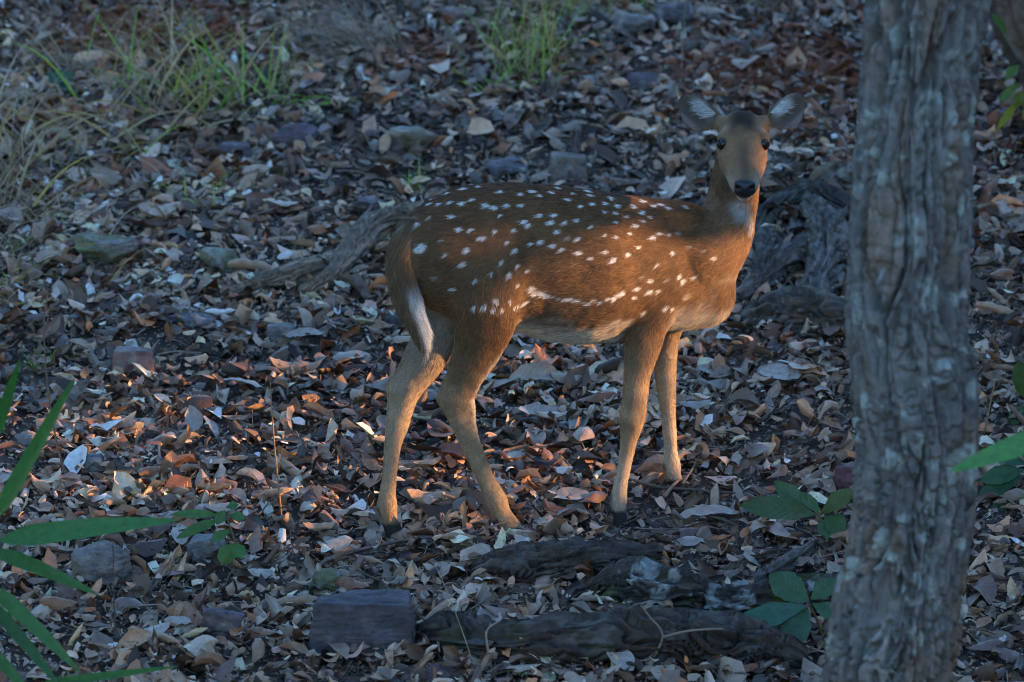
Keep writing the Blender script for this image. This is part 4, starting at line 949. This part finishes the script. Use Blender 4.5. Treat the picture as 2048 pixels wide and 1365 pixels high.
v, f, col = bark_trunk(rows[::-1], 600, 240, 201, .19, (.19, .18, .172), .8)
add('trunk', mesh_np('trunk', v, f, M_BARK, col), tree)
tp = Vector(rows[0][:3]); lm = []
for i in range(9):
    a = i * 2.4; e = tp + Vector((math.cos(a) * random.uniform(.5, 1.1), math.sin(a) * random.uniform(.4, .9), random.uniform(.7, 2.0)))
    lm.append([(*(tp - Vector((0, 0, .1))), .07), (*(tp.lerp(e, .5) + Vector((0, 0, .1))), .04), (*e, .01)])
add('limbs', limb_mesh('limbs', lm, (.17, .15, .14), 10), tree)
r = np.random.default_rng(8); d = r.normal(size=(2600, 3)); d /= np.linalg.norm(d, axis=1)[:, None]
cen = np.array(tp) + np.array([0, 0, 1.7]) + d * (r.random(2600) ** .4)[:, None] * np.array([1.3, 1.1, 1.0]); cen = cen[fbm(cen * 2, 3, 2) > .45]
v, f = leaf_quads(cen, r.uniform(.09, .16, len(cen)), r); add('crown', mesh_np('crown', v, f, M_GRASS, np.repeat(np.array([[.05, .085, .03]]) * r.uniform(.6, 1.4, (len(cen), 1)), 8, 0)), tree)
# leaning dark tree behind
TB = 2.35; s2 = (P(2050, 100, TB) - CAM).length / DIST * MM
rows = [(*P(px, py, TB), rp * s2) for px, py, rp in ((1930, -900, 70), (2000, -500, 80), (2065, -200, 92), (2085, 0, 108), (2135, 100, 112), (2180, 200, 118), (2215, 330, 130), (2230, 420, 150))]
lt = empty('leaning_tree', Vector(rows[-1][:3]), 'dark leaning tree trunk standing up the slope behind the furrowed trunk', 'tree')
v, f, col = bark_trunk(rows[::-1], 200, 90, 231, .10, (.075, .062, .055), .2); add('trunk', mesh_np('trunk', v, f, M_BARK, col), lt)
tp = Vector(rows[0][:3]); lm = []
for i in range(7):
    a = i * 2.4; e = tp + Vector((math.cos(a) * .9, math.sin(a) * .9, random.uniform(.5, 1.6))); lm.append([(*(tp - Vector((0, 0, .1))), .06), (*(tp.lerp(e, .5) + Vector((0, 0, .1))), .03), (*e, .008)])
add('limbs', limb_mesh('limbs', lm, (.09, .075, .065), 8), lt)
d = r.normal(size=(1800, 3)); d /= np.linalg.norm(d, axis=1)[:, None]; cen = np.array(tp) + np.array([0, 0, 1.2]) + d * (r.random(1800) ** .4)[:, None] * np.array([1.2, 1.2, .9])
v, f = leaf_quads(cen, r.uniform(.09, .16, len(cen)), r); add('crown', mesh_np('crown', v, f, M_GRASS, np.repeat(np.array([[.05, .08, .03]]) * r.uniform(.6, 1.4, (len(cen), 1)), 8, 0)), lt)

# ------------------------------------------------------------------ green leaves
def blade_mesh(a, b, wid, sag=.0, nrm=None, shape='blade', colname='leaf', mat=None, nu=12, fold=.25, wav=0.0):
    a, b = np.array(a), np.array(b); L = np.linalg.norm(b - a); ax = (b - a) / L
    nrm = np.array(nrm if nrm is not None else (0, -.55, .83), float); sd = np.cross(nrm, ax); sd /= np.linalg.norm(sd); up = np.cross(ax, sd)
    u = np.linspace(0, 1, nu + 1); nvv = 4; v = np.linspace(-1, 1, nvv + 1)
    if shape == 'blade': W_ = np.clip(np.minimum(u * 5, 1), 0, 1) ** .6 * (1 - u ** 2.2) ** .8
    elif shape == 'grass': W_ = (1 - u ** 1.8) * .95 + .05
    else: W_ = .92 * np.sin(math.pi * np.clip(u, 0, 1) ** 1.15) ** .95 * (u > 0) * (1 + .07 * np.sin(u * 23 + wid * 900)) + .02
    out = []
    for uu, ww in zip(u, W_):
        for vv in v:
            p = a + ax * L * uu + sd * vv * ww * wid / 2 + up * (sag * L * 4 * uu * (1 - uu) + fold * abs(vv) * ww * wid / 2 + wav * wid * math.sin(uu * 11 + vv * 2) * abs(vv))
            out.append(p)
    uv = np.stack([np.repeat(u, nvv + 1), np.tile(v, nu + 1)], -1)
    f = grid_faces(nu, nvv); V_ = np.array(out); n0 = len(V_)
    V2 = V_ - up * 0.0006                                             # a leaf has two faces
    return V_, f, uv
def leaf_obj(parent, colr, *args, **kw):
    V_, f, uv = blade_mesh(*args, **kw)
    o = add('leaf', mesh_np('leaf', V_, f, M_GREEN, None, uv), parent); o.color = (*colr, 1); return o
def stem_obj(parent, pts, colr, name='stem', ring=7):
    v, f = tube(pts, 16, ring); return add(name, mesh_np(name, v, f, M_STEM, np.repeat(np.array(colr)[None], len(v), 0)), parent)
def sc_at(y): return (13.0 + y * .98) / 13.0 * MM
# bladed plant entering the frame
y0 = -1.35; pb = P(-110, 1120, y0); pb.z = h1(pb.x, y0)
pl = empty('bladed_plant', pb, 'bright green plant with long strap leaves reaching over the leaf litter', 'plant')
root = Vector((pb.x, pb.y, pb.z + .02))
k = sc_at(y0)
GB = (.045, .16, .03)
for (a, b, wd, yy, sg, cl) in [((-5, 1082), (362, 1040), 50, -1.45, .02, (.05, .19, .045)), ((-20, 1100), (200, 1192), 34, -1.4, .04, GB), ((-10, 1040), (152, 752), 36, -1.5, .0, (.05, .18, .04)), ((-12, 880), (42, 715), 28, -1.5, .0, GB),
                               ((-20, 1170), (165, 1350), 34, -1.4, .03, GB), ((-25, 1200), (125, 1380), 30, -1.3, .03, (.035, .13, .035)), ((60, 1375), (360, 1333), 22, -1.3, .01, GB), ((-30, 1290), (70, 1400), 28, -1.35, .02, GB)]:
    leaf_obj(pl, cl, P(*a, yy), P(*b, yy - .05), wd * sc_at(yy), sg, (0, -.75, .6), 'blade', nu=16, fold=.18)
    A_ = P(*a, yy); stem_obj(pl, [(*root, .005), (*(Vector(root).lerp(A_, .6) + Vector((0, 0, .03))), .004), (*A_, .003)], (.06, .13, .04))
# strap leaf in front of trunk
yy = -2.3; pb = P(2130, 1000, yy); pb.z = h1(pb.x, yy)
p2 = empty('bladed_plant', pb, 'bright green strap leaf crossing in front of the furrowed trunk', 'plant')
leaf_obj(p2, (.07, .26, .06), P(2110, 868, yy), P(1898, 944, yy), 52 * sc_at(yy), .02, (0, -.8, .55), 'blade', nu=16); stem_obj(p2, [(*pb, .005), (*P(2160, 960, yy), .004), (*P(2110, 868, yy), .003)], (.06, .15, .04))
def seedling(label, foot, heart, leaves, yd, colr, stemc=(.12, .10, .05), name='seedling'):
    g = G(*foot); t = empty(name, g, label, 'plant'); y_ = g.y + yd
    Hh = P(*heart, y_); stem_obj(t, [(*(g - Vector((0, 0, .01))), .0035), (*(g.lerp(Hh, .5) + Vector((.004, 0, 0))), .003), (*Hh, .0022)], stemc)
    for i, (st, en, wd, sg, dy, c) in enumerate(leaves):
        leaf_obj(t, np.array(colr) * np.array(c), P(*st, y_), P(*en, y_ + dy), wd * sc_at(y_), sg, (random.uniform(-.25, .25), -.75, .62), 'broad', nu=10, fold=.22, wav=.05)
    return t
seedling('broad-leaved seedling with insect-eaten dark green leaves beside the trunk', (1665, 1092), (1635, 1028), [((1635, 1030), (1478, 1012), 58, .03, -.04, (1, 1, .8)), ((1628, 1035), (1548, 962), 44, .02, .05, (1, 1.2, 1.3)), ((1640, 1030), (1712, 978), 42, .03, .0, (1.3, 1.1, .7)),
         ((1648, 1035), (1692, 1062), 48, .02, -.03, (.9, 1, .8)), ((1640, 1040), (1655, 1082), 30, .02, -.04, (.9, 1.1, 1.2)), ((1640, 1028), (1600, 985), 30, .02, .03, (1, 1.2, 1.2))], 0, (.045, .095, .03))
seedling('teal-green seedling with broad smooth leaves at the end of the gnarled log', (1650, 1290), (1618, 1208), [((1618, 1210), (1448, 1268), 58, .05, -.06, (.8, 1.15, 1.5)), ((1620, 1205), (1538, 1150), 66, .03, .05, (1, 1.1, 1)), ((1615, 1215), (1572, 1298), 66, .02, -.06, (.9, 1, 1)),
         ((1622, 1200), (1672, 1158), 46, .02, .02, (1, 1.1, 1)), ((1625, 1208), (1680, 1235), 40, .02, -.02, (1, 1.1, 1.1))], -.02, (.04, .105, .05))
seedling('small bright green seedling with oval leaves over the rounded stone', (484, 1150), (455, 1040), [((445, 1038), (352, 1078), 26, .04, -.02, (1, 1, 1)), ((440, 1030), (340, 1030), 22, .03, -.02, (1, 1, 1)), ((450, 1020), (432, 1050), 24, .02, -.02, (1, .9, 1)), ((458, 1030), (492, 1038), 22, .02, 0, (.8, 1, 1.3)),
         ((462, 1060), (420, 1085), 24, .02, -.02, (1, 1, 1.3)), ((470, 1085), (442, 1132), 42, .02, -.02, (1.1, 1, .8)), ((470, 1085), (486, 1118), 30, .02, -.02, (.9, 1.1, 1.2)), ((452, 1015), (478, 1010), 20, .02, 0, (.8, 1, 1.4))], 0, (.06, .165, .035))
seedling('dark green leafy plant growing behind the furrowed trunk', (2060, 1010), (2050, 950), [((2050, 950), (1950, 1000), 40, .03, 0, (.9, 1, 1.1)), ((2050, 940), (1960, 962), 44, .03, 0, (.8, 1.1, 1.1)), ((2055, 930), (1965, 900), 36, .02, 0, (.7, 1, 1.5)), ((2060, 930), (2040, 860), 36, .02, 0, (1, 1, .8)), ((2060, 970), (1975, 1030), 34, .02, -.03, (1, .9, .8))], 0, (.035, .10, .04))
seedling('upright dark green sapling leaves uphill behind the furrowed trunk', (2075, 850), (2050, 800), [((2050, 800), (2036, 720), 44, .02, 0, (1, 1, .8)), ((2052, 810), (2020, 850), 36, .02, -.03, (1, 1, 1)), ((2060, 790), (2080, 720), 40, .02, 0, (1, 1, 1))], 0, (.045, .10, .03))
seedling('yellow-green hanging leafy sprig under the leaning trunk', (2085, 330), (2050, 160), [((2040, 165), (2000, 205), 26, .02, 0, (1, 1, .8)), ((2045, 190), (1992, 262), 18, -.04, 0, (2.6, 1.5, .3)), ((2040, 130), (2010, 160), 26, .02, 0, (1, 1, .8)), ((2050, 180), (2030, 215), 26, .02, 0, (1.6, 1.1, .5)), ((2015, 72), (1984, 28), 18, .02, 0, (.6, .8, .6)), ((2060, 200), (2050, 245), 22, .02, 0, (2, 1.3, .3))], 0, (.09, .16, .03), name='leafy_sprig')
seedling('tiny yellow-green sprout in front of the slate block', (815, 1362), (812, 1352), [((810, 1355), (795, 1350), 14, .05, 0, (1, 1, 1)), ((812, 1352), (826, 1345), 16, .05, 0, (1, 1, 1))], 0, (.25, .42, .04), name='sprout')
seedling('broad bluish-green leaf low in the tall grass', (150, 190), (140, 170), [((155, 180), (95, 150), 44, .02, 0, (.8, 1, 1.3)), ((100, 160), (150, 150), 30, .02, 0, (.8, 1, 1.2))], 0, (.05, .13, .06))
seedling('single bright green leaf among the dry yellow grass', (75, 360), (70, 350), [((90, 345), (40, 352), 18, .02, 0, (1, 1, 1))], 0, (.10, .26, .03), name='sprout')

# ------------------------------------------------------------------ grass
def tuft(label, foot, spread, n, lens, widths, pal, seed, droop=.5, up=.75, cat='grass', green_dir=None, name='grass_tuft', pull=(0, 0)):
    r = random.Random(seed); VV, FF, CC = [], [], []; o = 0; g0 = G(*foot)
    for i in range(n):
        x = foot[0] + r.gauss(0, spread[0]); y = foot[1] + r.gauss(0, spread[1]); g = G(x, y) if i % 4 == 0 or n < 60 else Vector((g0.x + r.gauss(0, spread[0]) * MM * 1.1, g0.y + r.gauss(0, spread[1]) * MM * 2.6, 0))
        g.z = h1(g.x, g.y)
        L = r.uniform(*lens); a = r.uniform(0, 6.283); el = up + r.uniform(-.35, .3); d = Vector((math.cos(a) * math.cos(el) + pull[0], math.sin(a) * math.cos(el) * .8 + pull[1], math.sin(el))).normalized()
        wd = r.uniform(*widths); ns = 8; p = g.copy(); dd = d.copy(); pts = []
        sd = d.cross(Vector((r.gauss(0, 1), r.gauss(0, 1), .3))).normalized(); dr = droop * r.uniform(.4, 1.5)
        for k in range(ns + 1):
            ww = wd * (1 - (k / ns) ** 1.6) * .5 + .0003
            pts += [p - sd * ww, p + Vector((0, 0, -ww * .3)) , p + sd * ww]
            p = p + dd * (L / ns); dd = (dd + Vector((0, 0, -dr * 2.2 / ns)) * (k / ns + .15)).normalized()
            if p.z < g.z + .01: p.z = g.z + .01
        VV.append(np.array(pts)); FF.append(grid_faces(ns, 2) + o); o += len(pts)
        c = np.array(r.choice(pal)) * r.uniform(.7, 1.3); CC.append(np.repeat(c[None], len(pts), 0))
    return add(name, mesh_np(name, np.vstack(VV), np.vstack(FF), M_GRASS, np.vstack(CC)), None, label, cat, None, 'stuff' if n >= 60 else None)
GR = [(.28, .50, .08), (.36, .52, .09), (.20, .42, .07)]; YL = [(.50, .38, .13), (.42, .30, .12), (.52, .42, .22)]; DR = [(.42, .32, .21), (.34, .24, .16), (.48, .39, .29)]
tuft('tall green grass tuft with upright blades behind the arching dry stems', (390, 205), (75, 18), 58, (.10, .36), (.004, .010), GR + YL + [(.2, .24, .06), (.3, .25, .14)], 1, .65, .95)
tuft('yellowing grass with long arching blades in front of the green tuft', (330, 250), (95, 30), 58, (.18, .36), (.003, .007), GR[:1] + YL + DR, 2, 1.0, .75)
tuft('dry straw grass clump with broad bent blades at the edge of the slope', (15, 360), (36, 60), 90, (.14, .34), (.004, .010), YL + DR, 3, .9, .8)
tuft('sparse dry wiry grass around the dead branch', (190, 330), (110, 60), 90, (.08, .22), (.0012, .003), DR + YL[:1] + GR[:1], 4, .9, .7, pull=(.1, 0))
tuft('fine brown dead grass below the yellow clump', (110, 430), (90, 40), 90, (.06, .16), (.001, .0025), [(.22, .15, .10), (.28, .21, .13), (.15, .17, .06)], 5, .8, .6)
tuft('pale fluffy dry grass clump combed downhill at the top of the slope', (725, 105), (60, 22), 300, (.12, .30), (.001, .0025), [(.36, .28, .21), (.30, .23, .17), (.42, .34, .27)], 6, 1.0, .7, pull=(-.9, -.3))
tuft('yellow-green feathery grass tuft uphill of the back', (1050, 150), (45, 30), 120, (.12, .30), (.0015, .004), YL[:2] + GR + [(.30, .20, .11)], 7, .5, 1.05)
tuft('straw-coloured grass at the top of the slope beside the boulders', (1180, 40), (110, 14), 90, (.08, .20), (.001, .003), DR + YL[:1] + GR[:1], 8, .7, .9)
tuft('short green grass shoots beside the purple-grey boulder', (640, 215), (60, 8), 14, (.07, .17), (.004, .007), GR, 9, .9, .5, pull=(.5, 0))
tuft('two long green blades hanging beside the low green shoots', (545, 200), (10, 6), 5, (.16, .26), (.004, .007), GR, 10, .5, 1.1)
tuft('small green grass sprig above the round stone', (410, 420), (25, 14), 16, (.07, .15), (.003, .005), GR + YL[:1], 11, .7, .9)
tuft('tangled dry straw and bent thin stems over the dead bracken', (250, 150), (150, 50), 150, (.10, .34), (.0012, .004), DR + YL + [(.25, .13, .08)], 21, .9, .75)
tuft('tangled dry straw along the slope edge above the moss boulder', (60, 480), (70, 70), 120, (.08, .24), (.0012, .004), DR + YL, 22, .9, .75)
tuft('tiny green grass sprig below the moss boulder', (85, 745), (14, 4), 16, (.03, .08), (.001, .002), GR, 12, .6, .9)
tuft('little green weed sprigs behind the rump', (840, 385), (14, 6), 12, (.03, .09), (.002, .005), GR, 13, .5, .9)
tuft('thin green weed beside the yellow-green feathery tuft', (985, 190), (22, 8), 22, (.04, .10), (.003, .007), GR, 14, .6, .8)
tuft('wispy dry grass along the left margin below the straw clump', (20, 560), (22, 40), 26, (.06, .16), (.0015, .004), DR + GR[:1], 15, .9, .8)
tuft('rust-brown dead bracken patch beyond the ears', (1560, 150), (100, 30), 700, (.04, .12), (.002, .006), [(.30, .115, .06), (.22, .085, .045), (.36, .16, .09)], 16, .7, .5, name='dead_bracken')
tuft('rust-brown dead bracken patch behind the green grass', (290, 70), (130, 28), 700, (.04, .12), (.002, .006), [(.33, .12, .055), (.24, .085, .04), (.38, .16, .08)], 17, .7, .5, name='dead_bracken')
tuft('dry straw blades at the top edge of the slope above the ears', (1480, 30), (90, 14), 60, (.06, .18), (.001, .003), DR, 18, .8, .8)

# ------------------------------------------------------------------ stalks and twigs
def stalk(label, pts, rp, colr, name='dry_stalk', cat='stalk', up=True, group=None):
    g = G(*pts[0]); y_ = g.y; path = []
    for i, (px, py) in enumerate(pts):
        q = P(px, py, y_) if up else G(px, py, rp * MM * 2.5 + .018)
        path.append((*q, rp * MM * (1 - .5 * i / (len(pts) - 1))))
    if up: path[0] = (g.x, g.y, g.z - .01, rp * MM)
    v, f = tube(path, 30, 7, disp=lambda t_, s_: 1 + .25 * (fbm(np.stack([np.cos(t_), np.sin(t_), s_ * 60], -1).reshape(-1, 3), 5, 2).reshape(t_.shape) - .5))
    return add(name, mesh_np(name, v, f, M_STEM, np.repeat(np.array(colr)[None], len(v), 0)), None, label, cat, group)
stalk('tall thin brown stalk standing beside the strap-leaved plant', [(138, 970), (112, 880), (94, 760), (88, 650), (95, 590)], 2.6, (.20, .12, .09))
stalk('sunlit slender stalk standing left of the hind hooves', [(565, 1048), (556, 960), (548, 880), (540, 760)], 2.2, (.32, .19, .10))
stalk('thin dark stalk in front of the broad grey stone', [(232, 1300), (228, 1200), (226, 1085)], 1.8, (.09, .07, .06))
stalk('short reddish stalk below the moss boulder', [(92, 690), (96, 640), (92, 605)], 1.8, (.26, .11, .07))
stalk('fine pale stem leaning across the slate block and log', [(955, 1345), (920, 1250), (880, 1150), (860, 1120)], 1.2, (.30, .26, .18))
stalk('thin upright stem among the straw at the slope edge', [(75, 300), (62, 190), (30, 90), (0, 50)], 2.0, (.22, .15, .12))
stalk('pale dry stem standing uphill of the ears', [(1362, 160), (1366, 90), (1372, 0)], 2.2, (.30, .20, .14))
stalk('leaning dry stem left of the pale stem', [(1230, 185), (1210, 110), (1195, 60)], 2.2, (.26, .20, .10))
stalk('brown woody stem beside the furrowed trunk', [(1965, 880), (1978, 820), (1990, 765)], 3.0, (.24, .16, .10))
t = stalk('forked pale twig propped on the gnarled log', [(1290, 1335), (1325, 1275), (1300, 1235), (1282, 1212)], 3.0, (.24, .19, .15), 'dry_twig', 'twig')
g = G(1290, 1335); v, f = tube([(*P(1325, 1275, g.y), .0032), (*P(1380, 1262, g.y - .01), .0026), (*P(1445, 1258, g.y - .01), .0018)], 14, 7); add('fork', mesh_np('fork', v, f, M_STEM, np.repeat([[.24, .19, .15]], len(v), 0)), t)
stalk('short bent grey twig standing against the gnarled log', [(985, 1338), (976, 1300), (974, 1262), (1002, 1240)], 3.2, (.30, .24, .20), 'dry_twig', 'twig')
stalk('thin grey looped twig on the mossy stone', [(660, 1180), (656, 1160), (668, 1138), (700, 1132), (712, 1140)], 1.6, (.26, .23, .21), 'dry_twig', 'twig')
stalk('grey fine twig arching from the stump', [(1500, 600), (1545, 588), (1590, 575), (1640, 540), (1660, 500)], 2.4, (.22, .23, .25), 'dry_twig', 'twig')
stalk('thin pale twig lying behind the neck', [(1515, 440), (1560, 452), (1600, 450), (1628, 444)], 1.6, (.24, .20, .13), 'dry_twig', 'twig')
stalk('dark stick lying across the litter behind the front hoof', [(1258, 985), (1320, 1000), (1390, 1005), (1470, 1012)], 4, (.10, .085, .075), 'dry_twig', 'twig', False)
stalk('forked stick beside the far front hoof', [(1365, 990), (1385, 960), (1400, 930)], 3, (.15, .12, .10), 'dry_twig', 'twig', False)
stalk('short stout broken twig leaning by the far front hoof', [(1330, 1020), (1345, 1000), (1360, 985)], 5, (.26, .17, .11), 'dry_twig', 'twig', False)
stalk('long dark twig lying in front of the near hooves', [(700, 1130), (820, 1105), (930, 1095), (1010, 1070)], 4, (.11, .09, .085), 'dry_twig', 'twig', False)
stalk('pale forked stick lying by the trunk foot', [(1530, 1362), (1570, 1335), (1612, 1305)], 5, (.22, .17, .14), 'dry_twig', 'twig', False)
stalk('brown curved stick uphill of the furrowed trunk', [(1940, 1030), (1990, 1015), (2030, 1035), (2060, 1065)], 4, (.20, .14, .10), 'dry_twig', 'twig', False)
rt = random.Random(9)
for i in range(70):
    px, py = rt.uniform(0, 2048), 1365 - 1150 * rt.random() ** 1.2; L = rt.uniform(40, 130); a = rt.gauss(0, .45); 
    q = [(px + L * (k - .5) * math.cos(a), py + L * (k - .5) * math.sin(a) * .6 + rt.uniform(-4, 4)) for k in (0, .33, .66, 1)]
    stalk('thin dry twig lying flat among leaves' + beside(G(px, py)), q, rt.uniform(1.2, 2.8), np.array((.15, .12, .10)) * rt.uniform(.6, 1.7), 'dry_twig', 'twig', False, 'thin twigs among the leaves')
